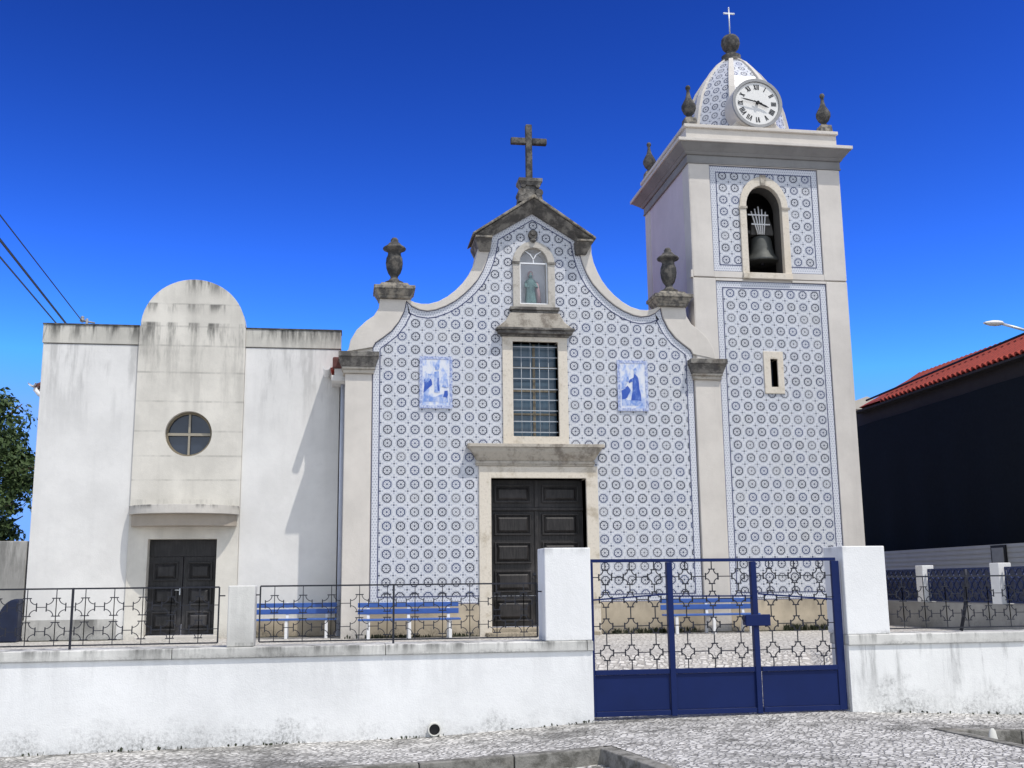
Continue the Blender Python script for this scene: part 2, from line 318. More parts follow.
# ------------------------------------------------------------------ mesh helpers
class MB:
    def __init__(s): s.v = []; s.f = []; s.uv = {}; s.smooth = set()
    def add(s, vs, fs, smooth=False):
        o = len(s.v); s.v += [tuple(q) for q in vs]
        for f in fs:
            if smooth: s.smooth.add(len(s.f))
            s.f.append(tuple(i + o for i in f))
        return s
    def box(s, x0, x1, y0, y1, z0, z1):
        vs = [(x, y, z) for z in (z0, z1) for y in (y0, y1) for x in (x0, x1)]
        return s.add(vs, [(0, 2, 3, 1), (4, 5, 7, 6), (0, 1, 5, 4), (2, 6, 7, 3), (0, 4, 6, 2), (1, 3, 7, 5)])
    def frustum(s, cx, cy, z0, z1, a0, b0, a1, b1):
        vs = [(cx - a0, cy - b0, z0), (cx + a0, cy - b0, z0), (cx + a0, cy + b0, z0), (cx - a0, cy + b0, z0),
              (cx - a1, cy - b1, z1), (cx + a1, cy - b1, z1), (cx + a1, cy + b1, z1), (cx - a1, cy + b1, z1)]
        return s.add(vs, [(3, 2, 1, 0), (4, 5, 6, 7), (0, 1, 5, 4), (1, 2, 6, 5), (2, 3, 7, 6), (3, 0, 4, 7)])
    def prism(s, outer, holes, y0, y1, fn=None):
        """outline in (x,z), extruded from y0 (front) to y1"""
        fn = fn or (lambda a, b, y: (a, y, b))
        loops = [outer] + list(holes)
        flat = [p for l in loops for p in l]; n = len(flat)
        tris = tessellate_polygon([[Vector((p[0], p[1], 0)) for p in l] for l in loops])
        vs = [fn(a, b, y0) for a, b in flat] + [fn(a, b, y1) for a, b in flat]
        def area(t):
            a, b, c = (flat[i] for i in t); return (b[0]-a[0])*(c[1]-a[1]) - (c[0]-a[0])*(b[1]-a[1])
        fs = []
        for t in tris:
            t = tuple(t) if area(t) > 0 else tuple(reversed(t))
            fs.append(t); fs.append(tuple(i + n for i in reversed(t)))
        k = 0
        for li, l in enumerate(loops):
            A = sum(l[i][0]*l[(i+1) % len(l)][1] - l[(i+1) % len(l)][0]*l[i][1] for i in range(len(l)))
            ccw = (A > 0) == (li == 0)
            for i in range(len(l)):
                a, b = k + i, k + (i + 1) % len(l)
                fs.append((b, a, a + n, b + n) if ccw else (a, b, b + n, a + n))
            k += len(l)
        return s.add(vs, fs)
    def sheet(s, outer, holes, y, scale=.28, ou=0., ov=0.):
        """flat sheet facing -y with UVs in tile units"""
        loops = [outer] + list(holes); flat = [p for l in loops for p in l]
        tris = tessellate_polygon([[Vector((p[0], p[1], 0)) for p in l] for l in loops]); fs = []
        for t in tris:
            a, b, c = (flat[i] for i in t)
            fs.append(tuple(t) if (b[0]-a[0])*(c[1]-a[1]) - (c[0]-a[0])*(b[1]-a[1]) > 0 else tuple(reversed(t)))
        o = len(s.v); s.add([(a, y, b) for a, b in flat], fs)
        for i, (a, b) in enumerate(flat): s.uv[o + i] = ((a - ou) / scale, (b - ov) / scale)
        return s
    def lathe(s, prof, cx, cy, n=24, smooth=True, ex=1, ey=1, flute=None):
        vs = []; fs = []
        for k, (r, z) in enumerate(prof):
            for i in range(n):
                a = 2 * PI * i / n; q = r
                if flute and flute[0] <= z <= flute[1]: q = r * (1 - .09 * (i % 2))
                vs.append((cx + q * ex * math.cos(a), cy + q * ey * math.sin(a), z))
        m = len(prof)
        for k in range(m - 1):
            for i in range(n):
                j = (i + 1) % n; fs.append((k*n+i, k*n+j, (k+1)*n+j, (k+1)*n+i))
        s.add(vs, fs, smooth)
        s.add([vs[i] for i in range(n)], [tuple(reversed(range(n)))]); s.add(vs[-n:], [tuple(range(n))])
        return s
    def tube(s, pts, r, n=6, r1=None, smooth=True, flat=None):
        pts = [Vector(p) for p in pts]; m = len(pts); vs = []; fs = []
        for k, p in enumerate(pts):
            d = (pts[min(k+1, m-1)] - pts[max(k-1, 0)]).normalized()
            a = Vector((0, 1, 0)) if abs(d.y) < .9 else Vector((1, 0, 0))
            x = d.cross(a).normalized(); y = x.cross(d)
            q = r if r1 is None else r + (r1 - r) * k / (m - 1)
            for i in range(n):
                t = 2 * PI * (i + .5) / n; vs.append(p + x * q * math.cos(t) + y * q * math.sin(t))
        for k in range(m - 1):
            for i in range(n):
                j = (i + 1) % n; fs.append((k*n+i, (k+1)*n+i, (k+1)*n+j, k*n+j))
        fs.append(tuple(range(n))); fs.append(tuple(reversed(range((m-1)*n, m*n))))
        return s.add(vs, fs, smooth and n > 4)
    def disc(s, c, r, y0, y1, n=40, smooth=False):
        pts = [(c[0] + r * math.cos(2*PI*i/n), c[1] + r * math.sin(2*PI*i/n)) for i in range(n)]
        return s.prism(pts, [], y0, y1)
    def build(s, name, mat, parent=None, bevel=0, local=False):
        me = bpy.data.meshes.new(name); vs = s.v
        if parent is not None and not local:
            root = parent
            while root.parent: root = root.parent
            o = root.location; vs = [(a - o.x, b - o.y, c - o.z) for a, b, c in vs]
        me.from_pydata(vs, [], s.f); me.materials.append(mat)
        if s.uv:
            ul = me.uv_layers.new(name='UVMap')
            for lp in me.loops: ul.data[lp.index].uv = s.uv.get(lp.vertex_index, (0, 0))
        if s.smooth:
            for i in s.smooth: me.polygons[i].use_smooth = True
        me.update()
        o = bpy.data.objects.new(name, me); COL.objects.link(o)
        if parent is not None: o.parent = parent
        if bevel:
            m = o.modifiers.new('bevel', 'BEVEL'); m.width = bevel; m.segments = 2; m.limit_method = 'ANGLE'; m.angle_limit = math.radians(40)
        return o

def tag(o, label=None, cat=None, group=None, kind=None):
    if label: o['label'] = label
    if cat: o['category'] = cat
    if group: o['group'] = group
    if kind: o['kind'] = kind
    return o
def thing(name, label, cat, loc, group=None, rz=0):
    o = bpy.data.objects.new(name, None); COL.objects.link(o); o.location = loc; o.rotation_euler = (0, 0, rz); o.empty_display_size = .3
    return tag(o, label, cat, group)
def copy_tree(o, parent=None):
    c = o.copy(); COL.objects.link(c); c.parent = parent
    for ch in [q for q in bpy.data.objects if q.parent == o]: copy_tree(ch, c)
    return c
def arch(cx, half, z0, spring, top, n=14):
    """closed outline: rectangle with an elliptical head"""
    return [(cx - half, z0), (cx + half, z0)] + [(cx + half * math.cos(PI*i/n), spring + (top - spring) * math.sin(PI*i/n)) for i in range(n + 1)]
def rect(x0, x1, z0, z1): return [(x0, z0), (x1, z0), (x1, z1), (x0, z1)]
def inset(pts, d):
    n = len(pts); out = []
    A = sum(pts[i][0]*pts[(i+1) % n][1] - pts[(i+1) % n][0]*pts[i][1] for i in range(n)); sg = 1 if A > 0 else -1
    for i in range(n):
        p, q, w = Vector(pts[i-1]), Vector(pts[i]), Vector(pts[(i+1) % n])
        e1 = (q - p).normalized(); e2 = (w - q).normalized()
        n1 = Vector((-e1.y, e1.x)) * sg; n2 = Vector((-e2.y, e2.x)) * sg
        m = (n1 + n2); L = m.length
        m = m / L if L > 1e-6 else n1
        k = d / max(.45, m.dot(n1)); out.append((q.x + m.x * k, q.y + m.y * k))
    return out
def band(mb, a, b, y, scale=.28, skip=()):
    n = len(a)
    for i in range(n):
        if i in skip: continue
        j = (i + 1) % n; o = len(mb.v); q = [a[i], a[j], b[j], b[i]]
        Ar = sum(q[k][0]*q[(k+1) % 4][1] - q[(k+1) % 4][0]*q[k][1] for k in range(4))
        mb.add([(p[0], y, p[1]) for p in q], [(0, 1, 2, 3) if Ar > 0 else (3, 2, 1, 0)])
        for k, p in enumerate(q): mb.uv[o + k] = (p[0] / scale, p[1] / scale)

# ------------------------------------------------------------------ ground
def gz(x):
    P = [(-60, -2.0), (-12, -1.66), (-6.2, -1.56), (-1.5, -1.495), (.5, -1.385), (3.6, -1.355), (6, -1.455), (12, -1.5), (60, -1.5)]
    for (a, c), (b, d) in zip(P, P[1:]):
        if x <= b: return c + (d - c) * max(0, (x - a)) / (b - a)
    return P[-1][1]
def grid(name, xs, ys, zf, mat, kind=True):
    mb = MB(); n = len(xs)
    mb.v = [(x, y, zf(x, y)) for y in ys for x in xs]
    mb.f = [(j*n+i, j*n+i+1, (j+1)*n+i+1, (j+1)*n+i) for j in range(len(ys)-1) for i in range(n-1)]
    o = mb.build(name, mat); o['kind'] = 'structure'; return o
XS = [-1500, -300, -60, -40, -25, -16] + [-12 + i * .5 for i in range(49)] + [16, 25, 40, 60, 300, 1500]
grid('ground', XS, [-1500, -200, -60, -30, -22, -16, -12, -9.2, -8.4, 0, 20, 60, 200, 1500], lambda x, y: gz(x) - .15, MT['cobble_road'])
PX = [x for x in XS if -41 < x < 41]
def pave(name, poly_x, y_front, y_back):
    pass
mb = MB()
xs = sorted(set([x for x in PX if x < .3] + [.24]))
def strip(mb, xs, yf, yb, lift=0):
    o = len(mb.v)
    for x in xs: mb.v += [(x, yf(x), gz(x) + lift), (x, yb(x), gz(x) + lift)]
    for i in range(len(xs) - 1): mb.f.append((o + 2*i, o + 2*i + 2, o + 2*i + 3, o + 2*i + 1))
KL, KR = .24, 3.85
def apron_x0(y): return KL + (-10.6 - y) * .14
def apron_x1(y): return KR + (-10.6 - y) * .10
strip(mb, xs, lambda x: -10.62, lambda x: -8.85)
strip(mb, [KL, .5, 1, 1.5, 2, 2.5, 3, 3.5, KR], lambda x: -10.62, lambda x: -8.35)
strip(mb, sorted(set([x for x in PX if x > KR] + [KR])), lambda x: -10.42, lambda x: -8.85)
for i in range(10):                                    # the apron runs on toward the street
    ya, yb = -10.62 - i * 1.2, -10.62 - (i + 1) * 1.2
    m_ = 8
    o = len(mb.v)
    for y in (ya, yb):
        for k in range(m_ + 1):
            x = apron_x0(y) + (apron_x1(y) - apron_x0(y)) * k / m_; mb.v.append((x, y, gz(x) - max(0, (-15 - y)) * .022))
    for k in range(m_): mb.f.append((o + k + m_ + 1, o + k + m_ + 2, o + k + 1, o + k))
o = mb.build('pavement', MT['cobble']); o['kind'] = 'structure'
# kerbs
def kerb(name, pts, w, label):
    t = MB()
    for (a, b) in zip(pts, pts[1:]):
        d = (Vector(b) - Vector(a)); L = d.length; nseg = max(1, int(L / .9)); d /= L; nn = Vector((-d.y, d.x))
        for k in range(nseg):
            p = Vector(a) + d * (L * k / nseg + .006); q = Vector(a) + d * (L * (k+1) / nseg - .006)
            c = [p - nn * w/2, q - nn * w/2, q + nn * w/2, p + nn * w/2]
            h = .004 + rnd.uniform(0, .008)
            vs = [(v.x, v.y, gz(v.x) - .3) for v in c] + [(v.x, v.y, gz(v.x) + h) for v in c]
            t.add(vs, [(3, 2, 1, 0), (4, 5, 6, 7), (0, 1, 5, 4), (1, 2, 6, 5), (2, 3, 7, 6), (3, 0, 4, 7)])
    o = t.build(name, MT['kerb'], bevel=.012)
    return tag(o, label, 'kerb')
kerb('kerb', [(-14, -10.7), (.16, -10.7), (1.55, -20)], .15, 'grey stone kerb edging the pavement left of the gate ramp')
kerb('kerb', [(14, -10.35), (3.95, -10.5), (4.9, -20)], .15, 'grey stone kerb edging the pavement right of the gate ramp')

# churchyard, raised behind the wall, sloping down to the gate
def yz(x, y):
    t = min(1, max(0, (-6.2 - y) / 2.2)); f = 1 if -.4 < x < 4.4 else 0
    return -.79 + (-.56 * t * f)
grid('churchyard_paving', [-14, -11, -8, -5, -3, -1, -.2, .1, 1, 2, 3, 4.1, 4.4, 6, 8, 9.9], [-8.42, -7.6, -7, -6.2, -5, -3, -1, 0.5, 1.4], yz, MT['yard'])

# ------------------------------------------------------------------ church
AX = 1.43
def mir(h): return [(AX + u, z) for u, z in h], [(AX - u, z) for u, z in h]
TILE_H = [(3.43, -.15), (3.43, 5.06), (3.38, 5.16), (3.22, 5.28), (3.05, 5.42), (2.9, 5.62), (2.79, 5.85), (2.745, 6.08), (2.62, 5.96), (2.48, 5.895), (2.3, 5.87), (2.14, 5.9), (1.92, 5.99), (1.72, 6.11), (1.55, 6.25), (1.4, 6.4), (1.25, 6.58), (1.13, 6.79), (1.05, 7.0), (.99, 7.22), (.95, 7.45), (.93, 7.58)]
r_, l_ = mir(TILE_H)
TILE = r_ + [(AX - .05, 8.14)] + l_[::-1] + [(.192, -.15), (2.678, -.15)]
SK = (len(TILE) - 2,)
SIL_H = [(3.99, -.8), (3.99, 4.95), (3.93, 5.0), (3.89, 5.2), (3.77, 5.42), (3.57, 5.62), (3.42, 5.73), (3.32, 5.9), (3.30, 6.1), (2.69, 6.1), (2.58, 6.045), (2.43, 6.015), (2.28, 6.02), (2.08, 6.08), (1.89, 6.19), (1.72, 6.33), (1.57, 6.49), (1.45, 6.66), (1.36, 6.84), (1.28, 7.05), (1.24, 7.25)]
r_, l_ = mir(SIL_H)
SIL = r_ + [(AX + .96, 7.45), (AX + .93, 7.62), (AX - .05, 8.2), (AX - .93, 7.62), (AX - .96, 7.45)] + l_[::-1]
DOOR = rect(.44, 2.43, -.8, 2.37); DFRAME = [(.19, -.8), (.44, -.8), (.44, 2.37), (2.43, 2.37), (2.43, -.8), (2.68, -.8), (2.68, 2.62), (.19, 2.62)]
WIN = rect(.92, 1.89, 3.24, 5.26); NICHE = arch(1.395, .31, 6.08, 6.99, 7.33)

ch = thing('church', 'blue and white tiled baroque church front with curved gable, stone door and barred window', 'church', (AX, 0, -.79))
mb = MB().prism(SIL, [rect(.44, 2.43, -.795, 2.37), WIN, NICHE], .012, .62)
mb.build('front_wall', MT['render'], ch)
# tile field
mb = MB().sheet(inset(TILE, .14), [rect(.19, 2.68, -.005, 2.62), rect(.70, 2.09, 3.08, 5.36), arch(1.395, .455, 5.9, 7.0, 7.47)], 0.0)
tc = mb.build('tile_cladding', MT['tile'], ch)
mb = MB()
inn = inset(TILE, .14)
band(mb, TILE, inn, -.001, skip=SK); br = mb.build('tile_border', MT['border'], tc)
mb = MB(); band(mb, inn, inset(TILE, .160), -.004, skip=SK); band(mb, TILE, inset(TILE, .014), -.004, skip=SK); mb.build('border_line', MT['ink'], tc)
# raised plaster band round the tiles
for sgn in (0, 1):
    h = [(3.445, 4.93)] + TILE_H[1:]
    tl = mir([(u + (.006 if i < 8 else 0), z) for i, (u, z) in enumerate(h)])[sgn]
    si = mir(SIL_H[1:])[sgn]
    poly = tl[1:] + [(si[-1][0], 7.58)] + si[::-1]
    MB().prism(poly, [], -.05, .010).build('scroll_moulding', MT['render'], ch, bevel=.012)
for s_ in (-1, 1):
    x0, x1 = sorted((AX + s_ * 3.447, AX + s_ * 3.985))
    MB().box(x0, x1, -.06, .010, -.8, 4.5).build('pilaster', MT['render'], ch, bevel=.015)
    mb = MB()
    for (a, b, z0, z1, yy) in ((3.40, 4.03, 4.50, 4.58, -.11), (3.38, 4.05, 4.58, 4.63, -.14)): 
        p, q = sorted((AX + s_ * a, AX + s_ * b)); mb.box(p, q, yy, .3 if s_ < 0 else .2, z0, z1)
    mb.build('capital_neck', MT['lintel'], ch, bevel=.012)
    p, q = sorted((AX + s_ * 3.32, AX + s_ * 4.11)); c = (p + q) / 2
    mb = MB()
    mb.frustum(c, .06, 4.63, 4.82, .335, .20, .395, .30); mb.box(c - .41, c + .41, -.26, .5, 4.82, 4.93)
    mb.build('capital', MT['dark_stone'], ch, bevel=.012)
# gable cornice, cross and urns
gc = AX - .05
for s_ in (-1, 1):
    mb = MB(); E = .20                                     # raking cornice, flaring outward to its top edge
    T0, T1, B0, B1 = (gc + s_ * 1.26, 7.50), (gc, 8.36), (gc + s_ * 1.20, 7.36), (gc, 8.10)
    vs = [(B0[0], -.07, B0[1]), (B1[0], -.07, B1[1]), (T1[0], -.30, T1[1]), (T0[0], -.30, T0[1]), (B0[0], .7, B0[1]), (B1[0], .7, B1[1]), (T1[0], .7, T1[1]), (T0[0], .7, T0[1])]
    f = [(0, 1, 2, 3), (7, 6, 5, 4), (3, 2, 6, 7), (1, 0, 4, 5), (0, 3, 7, 4), (2, 1, 5, 6)]
    mb.add(vs, f if s_ < 0 else [tuple(reversed(q)) for q in f]); mb.build('gable_cornice', MT['dark_stone'], ch, bevel=.008)
    x0, x1 = sorted((gc + s_ * .93, gc + s_ * 1.16)); xa, xb = sorted((gc + s_ * .91, gc + s_ * 1.27))
    vs = [(x0, -.10, 7.2), (x1, -.10, 7.2), (x1, .7, 7.2), (x0, .7, 7.2), (xa, -.30, 7.43), (xb, -.30, 7.43), (xb, .7, 7.43), (xa, .7, 7.43)]
    mb = MB().add(vs, [(3, 2, 1, 0), (4, 5, 6, 7), (0, 1, 5, 4), (1, 2, 6, 5), (2, 3, 7, 6), (3, 0, 4, 7)])
    mb.build('cornice_return', MT['dark_stone'], ch, bevel=.01)
    MB().box(xa, xb, -.33, .68, 7.432, 7.475).build('cornice_ledge', MT['ochre_lichen'], ch, bevel=.008)
    P = [(gc, 8.435), (gc + s_ * 1.33, 7.525), (gc + s_ * 1.33, 7.48), (gc, 8.365)]
    MB().prism(P, [], -.35, .72).build('cornice_lip', MT['ochre_lichen'], ch, bevel=.01)
cx = 1.35; crs = MB()
crs.frustum(cx, .12, 8.36, 8.52, .27, .2, .25, .18); crs.frustum(cx, .12, 8.52, 8.74, .17, .15, .15, .14); crs.frustum(cx, .12, 8.74, 8.82, .2, .17, .25, .2); crs.box(cx - .26, cx + .26, -.09, .33, 8.82, 8.9)
for s_ in (-1, 1):
    crs.lathe([(.001, 0), (.09, .01), (.09, .2), (.001, .21)], 0, 0, 16) if False else None
    crs.disc((cx + s_ * .19, 8.58), .085, -.07, .31, 18); crs.disc((cx + s_ * .16, 8.74), .055, -.06, .3, 16)
cp = crs.build('cross_pedestal', MT['dark_stone'], ch, bevel=.012)
mb = MB().box(cx - .07, cx + .07, .05, .19, 8.9, 10.2)
mb.box(cx - .4, cx - .07, .055, .185, 9.745, 9.885).box(cx + .07, cx + .4, .055, .185, 9.745, 9.885)
mb.build('stone_cross', MT['urn_stone'], ch, bevel=.018)
for s_ in (-1, 1):
    ux = AX + s_ * 3.0
    mb = MB(); mb.frustum(ux, .12, 6.1, 6.16, .32, .25, .34, .27); mb.frustum(ux, .12, 6.16, 6.28, .34, .27, .41, .34); mb.box(ux - .43, ux + .43, -.24, .48, 6.28, 6.36)
    mb.frustum(ux, .12, 6.36, 6.44, .33, .28, .27, .24)
    mb.build('urn_base', MT['ochre_lichen'], ch, bevel=.012)
    mb = MB()
    mb.lathe([(.19, 6.44), (.20, 6.50), (.12, 6.54), (.075, 6.60), (.085, 6.64), (.13, 6.70), (.165, 6.80), (.18, 6.92), (.17, 7.03), (.14, 7.10), (.135, 7.15), (.165, 7.19), (.235, 7.22), (.245, 7.245), (.225, 7.27), (.15, 7.32), (.11, 7.37), (.075, 7.39), (.085, 7.43), (.05, 7.48), (.005, 7.49)], ux, .12, 32, flute=(6.66, 7.06))
    mb.build('urn', MT['urn_stone'], ch)
# plinth
for a, b in ((-2.0, .19), (2.68, 4.86)): MB().box(a, b, -.03, .010, -.8, -.152).build('plinth', MT['plinth'], ch, bevel=.008)
# doorway
df = MB().prism(DFRAME, [], -.05, .40).build('door_frame', MT['limestone'], ch, bevel=.012)
mb = MB()
c = 1.37
mb.box(c - 1.24, c + 1.24, -.075, .010, 2.622, 2.66); mb.box(c - 1.25, c + 1.25, -.09, .010, 2.66, 2.72)
vs = []
for yy, e, z in ((-.075, 1.22, 2.72), (-.11, 1.25, 2.76), (-.20, 1.33, 2.90), (-.235, 1.40, 2.99)):
    vs += [(c - e, yy, z), (c + e, yy, z), (c + e, .010, z), (c - e, .010, z)]
fs = [(3, 2, 1, 0)]
for k in range(3):
    for i in range(4):
        j = (i + 1) % 4; fs.append((k*4+i, k*4+j, k*4+4+j, k*4+4+i))
fs.append((12, 13, 14, 15)); mb.add(vs, fs)
mb.box(c - 1.43, c + 1.43, -.26, .010, 2.99, 3.06)
mb.build('door_cornice', MT['lintel'], ch, bevel=.008)
def leaf_door(name, x0, x1, z0, z1, y, rows, mat, parent, fr=.10):
    """one leaf: slab, stiles and raised fielded panels"""
    mb = MB().box(x0, x1, y, y + .06, z0, z1)
    zz = z0 + fr
    for (h, gap) in rows:
        a, b, p, q = x0 + fr, x1 - fr, zz, zz + h
        for (u0, u1, w0, w1) in ((a, b, p, p + .03), (a, b, q - .03, q), (a, a + .03, p + .03, q - .03), (b - .03, b, p + .03, q - .03)): mb.box(u0, u1, y - .045, y - .001, w0, w1)
        mb.add([(a + .05, y - .004, p + .05), (b - .05, y - .004, p + .05), (b - .05, y - .004, q - .05), (a + .05, y - .004, q - .05), (a + .10, y - .04, p + .10), (b - .10, y - .04, p + .10), (b - .10, y - .04, q - .10), (a + .10, y - .04, q - .10)],
               [(4, 5, 6, 7), (0, 1, 5, 4), (1, 2, 6, 5), (2, 3, 7, 6), (3, 0, 4, 7)])
        zz = q + gap
    return mb.build(name, mat, parent, bevel=.006)
R4 = [(.44, .14)] * 4
leaf_door('door_leaf', .445, 1.415, -.62, 1.72, .30, R4, MT['door'], ch)
leaf_door('door_leaf', 1.445, 2.425, -.62, 1.72, .30, R4, MT['door'], ch)
leaf_door('transom_panel', .445, 1.415, 1.79, 2.365, .30, [(.37, .1)], MT['door'], ch); leaf_door('transom_panel', 1.445, 2.425, 1.79, 2.365, .30, [(.37, .1)], MT['door'], ch)
mb = MB().box(.445, 2.425, .25, .36, 1.722, 1.788); mb.box(1.39, 1.47, .265, .299, -.62, 1.72); mb.box(1.39, 1.47, .265, .299, 1.79, 2.365); mb.build('door_rail', MT['door'], ch, bevel=.01)
MB().box(.445, 2.425, -.02, .45, -.8, -.64).build('door_sill', MT['plinth'], ch, bevel=.012); MB().box(.30, 2.57, -.42, -.055, -.8, -.72).build('door_step', MT['plinth'], ch, bevel=.012)
for hx, hz, yy in ((1.36, .42, .255), (1.52, .55, .255)):
    mb = MB().disc((hx, hz), .035, yy - .012, yy, 14); mb.tube([(hx + .045 * math.cos(a * PI / 6), yy - .02, hz - .05 + .045 * math.sin(a * PI / 6)) for a in range(13)], .007, 6)
    mb.build('door_handle', MT['iron'], ch)
# barred window
mb = MB().prism(rect(.70, 2.09, 3.08, 5.36), [WIN], -.045, .30); mb.build('window_frame', MT['limestone'], ch, bevel=.01)
MB().box(.93, 1.88, .22, .24, 3.25, 5.25).build('window_pane', MT['pane'], ch)
mb = MB()
for i in range(1, 5): x = .92 + .97 * i / 5; mb.tube([(x, .06, 3.24), (x, .06, 5.26)], .0065, 6)
for i in range(9): z = 3.24 + .10 + i * .228; mb.box(.925, 1.885, .05, .07, z - .009, z + .009)
mb.build('window_grille', simple('grey_grille_paint', (.42, .45, .48), .5, var=.15), ch)
mb = MB(); 
mb.box(1.38, 1.43, .19, .219, 3.25, 5.25)
for i in range(1, 4): z = 3.24 + i * .5; mb.box(.93, 1.88, .192, .219, z - .02, z + .02)
mb.build('glazing_bar', MT['frame_dark'], ch)
# window head and sloped shoulder up to the niche
mb = MB().box(.66, 2.13, -.08, .010, 5.362, 5.41); mb.box(.60, 2.19, -.17, .010, 5.41, 5.48); mb.box(.56, 2.23, -.22, .010, 5.48, 5.53)
mb.build('window_cornice', MT['dark_stone'], ch, bevel=.01)
MB().prism([(.58, 5.532), (2.21, 5.532), (2.02, 5.68), (1.92, 5.86), (.86, 5.86), (.76, 5.68)], [], -.14, .010).build('niche_apron', MT['lintel'], ch, bevel=.015)
mb = MB().box(.90, 1.88, -.13, .010, 5.862, 5.92); mb.box(.86, 1.92, -.17, .010, 5.92, 5.99); mb.build('niche_sill', MT['dark_stone'], ch, bevel=.01)
nf = MB().prism(arch(1.395, .455, 5.992, 6.99, 7.47), [arch(1.395, .305, 6.08, 6.99, 7.325)], -.05, .45).build('niche_frame', MT['niche_stone'], ch, bevel=.008)
for a, b in ((.92, 1.09), (1.70, 1.87)): MB().box(a, b, -.07, -.052, 6.96, 7.01).build('impost', MT['dark_stone'], nf)
mb = MB().disc((1.385, 7.62), .10, -.09, .0, 16); mb.lathe([(.03, 7.44), (.07, 7.48), (.05, 7.53), (.02, 7.56)], 1.385, -.05, 12); mb.disc((1.385, 7.64), .055, -.13, -.09, 14); mb.build('niche_finial', MT['dark_stone'], nf, bevel=.01)
MB().prism(arch(1.395, .30, 6.09, 6.99, 7.32), [], .30, .34).build('niche_back', MT['niche_back'], nf)
gl = MB().prism(arch(1.395, .30, 6.09, 6.99, 7.32), [], .025, .029).build('niche_glass', MT['clear'], ch)
mb = MB().box(1.095, 1.695, .0, .022, 6.975, 7.005); mb.box(1.092, 1.117, .0, .022, 6.09, 6.975); mb.box(1.673, 1.698, .0, .022, 6.09, 6.975); mb.box(1.117, 1.673, .0, .022, 6.085, 6.11)
mb.tube([(1.395, .011, 7.005), (1.395, .011, 7.08), (1.33, .011, 7.19), (1.22, .011, 7.26)], .014, 4); mb.tube([(1.395, .011, 7.08), (1.46, .011, 7.19), (1.57, .011, 7.26)], .014, 4)
mb.build('niche_glazing_bar', MT['glaze_bar'], ch)
# painted tile pictures: sheet, frame and the painted figure as flat glaze shapes
MT['az_white'] = simple('picture_tile_glaze', (.66, .70, .80), .3, var=.12, scale=5, bump=0)
def brushed(name, ink, paper, lo, hi, sc):
    b = NB(name); p = b.pos(); n = b.noise(b.mul(p, (1, 1, .6)), sc, 5, .7)
    return b.done(b.mix(b.smooth(n, lo, hi), ink, paper), .3, 0, .45)
MT['az_white'] = brushed('picture_tile_glaze', (.30, .42, .74), (.70, .72, .77), .34, .56, 7)
MT['az_mid'] = brushed('picture_pale_blue', (.16, .28, .64), (.55, .61, .76), .38, .70, 13)
MT['az_blue'] = brushed('picture_strong_blue', (.025, .085, .42), (.20, .32, .66), .46, .80, 15)
MT['az_frame'] = brushed('picture_border_blue', (.18, .24, .50), (.58, .63, .75), .38, .62, 34)
def blob(pts, seed, n=2, j=.012):
    r = random.Random(seed); out = []
    for i in range(len(pts)):
        a, b = pts[i], pts[(i+1) % len(pts)]
        for k in range(n): t = k / n; out.append((a[0] + (b[0]-a[0])*t + r.uniform(-j, j), a[1] + (b[1]-a[1])*t + r.uniform(-j, j)))
    return out
def picture(x0, x1, z0, z1, fig, seed):
    w, h = x1 - x0, z1 - z0
    def T(pts): return [(x0 + w * a, z0 + h * b) for a, b in pts]
    p = MB().box(x0, x1, -.03, -.002, z0, z1).build('picture_panel', MT['az_white'], ch)
    # scalloped blue border
    n = 9; o = []
    edge = [(x0, z0, x1, z0), (x1, z0, x1, z1), (x1, z1, x0, z1), (x0, z1, x0, z0)]
    for (a, b, c_, d) in edge:
        for k in range(n * 2):
            t = k / (n * 2); nx, nz = (d - b), -(c_ - a); L = math.hypot(nx, nz); e = .012 * (k % 2)
            o.append((a + (c_ - a) * t + nx / L * e, b + (d - b) * t + nz / L * e))
    MB().prism(o, [rect(x0 + .055, x1 - .055, z0 + .055, z1 - .055)], -.036, -.0305).build('picture_border', MT['az_frame'], p)
    for i, (mat, pts) in enumerate(fig):
        MB().prism(blob(T(pts), seed + i), [], -.033 - .0008 * i, -.0305).build('painted_shape', MT[mat], p)
picture(-1.03, -.36, 3.81, 4.89, [
    ('az_mid', [(.12, .12), (.88, .12), (.88, .3), (.6, .26), (.4, .2), (.12, .34)]),
    ('az_blue', [(.12, .3), (.24, .36), (.38, .46), (.36, .58), (.24, .5), (.14, .56)]),
    ('az_mid', [(.14, .5), (.3, .52), (.36, .66), (.2, .68)]),
    ('az_mid', [(.44, .3), (.64, .3), (.62, .55), (.58, .72), (.46, .7), (.42, .5)]),
    ('az_blue', [(.56, .34), (.61, .34), (.6, .6), (.55, .58)]),
    ('az_mid', [(.49, .74), (.58, .74), (.6, .84), (.53, .88), (.47, .82)]),
    ('az_blue', [(.72, .22), (.86, .2), (.86, .34), (.76, .34)]),
    ('az_mid', [(.68, .42), (.87, .4), (.86, .56), (.74, .56)])], 3)
picture(3.17, 3.83, 3.81, 4.89, [
    ('az_mid', [(.12, .1), (.88, .1), (.88, .24), (.6, .24), (.3, .2), (.12, .3)]),
    ('az_blue', [(.12, .22), (.32, .26), (.42, .4), (.34, .5), (.22, .42), (.12, .4)]),
    ('az_mid', [(.12, .42), (.26, .44), (.3, .56), (.14, .56)]),
    ('az_blue', [(.44, .2), (.78, .2), (.72, .44), (.70, .66), (.56, .74), (.5, .62), (.5, .42)]),
    ('az_blue', [(.36, .56), (.52, .6), (.54, .66), (.4, .63)]),
    ('az_mid', [(.54, .74), (.64, .72), (.67, .82), (.6, .86), (.54, .82)]),
    ('az_mid', [(.28, .58), (.36, .58), (.38, .7), (.3, .68)])], 11)
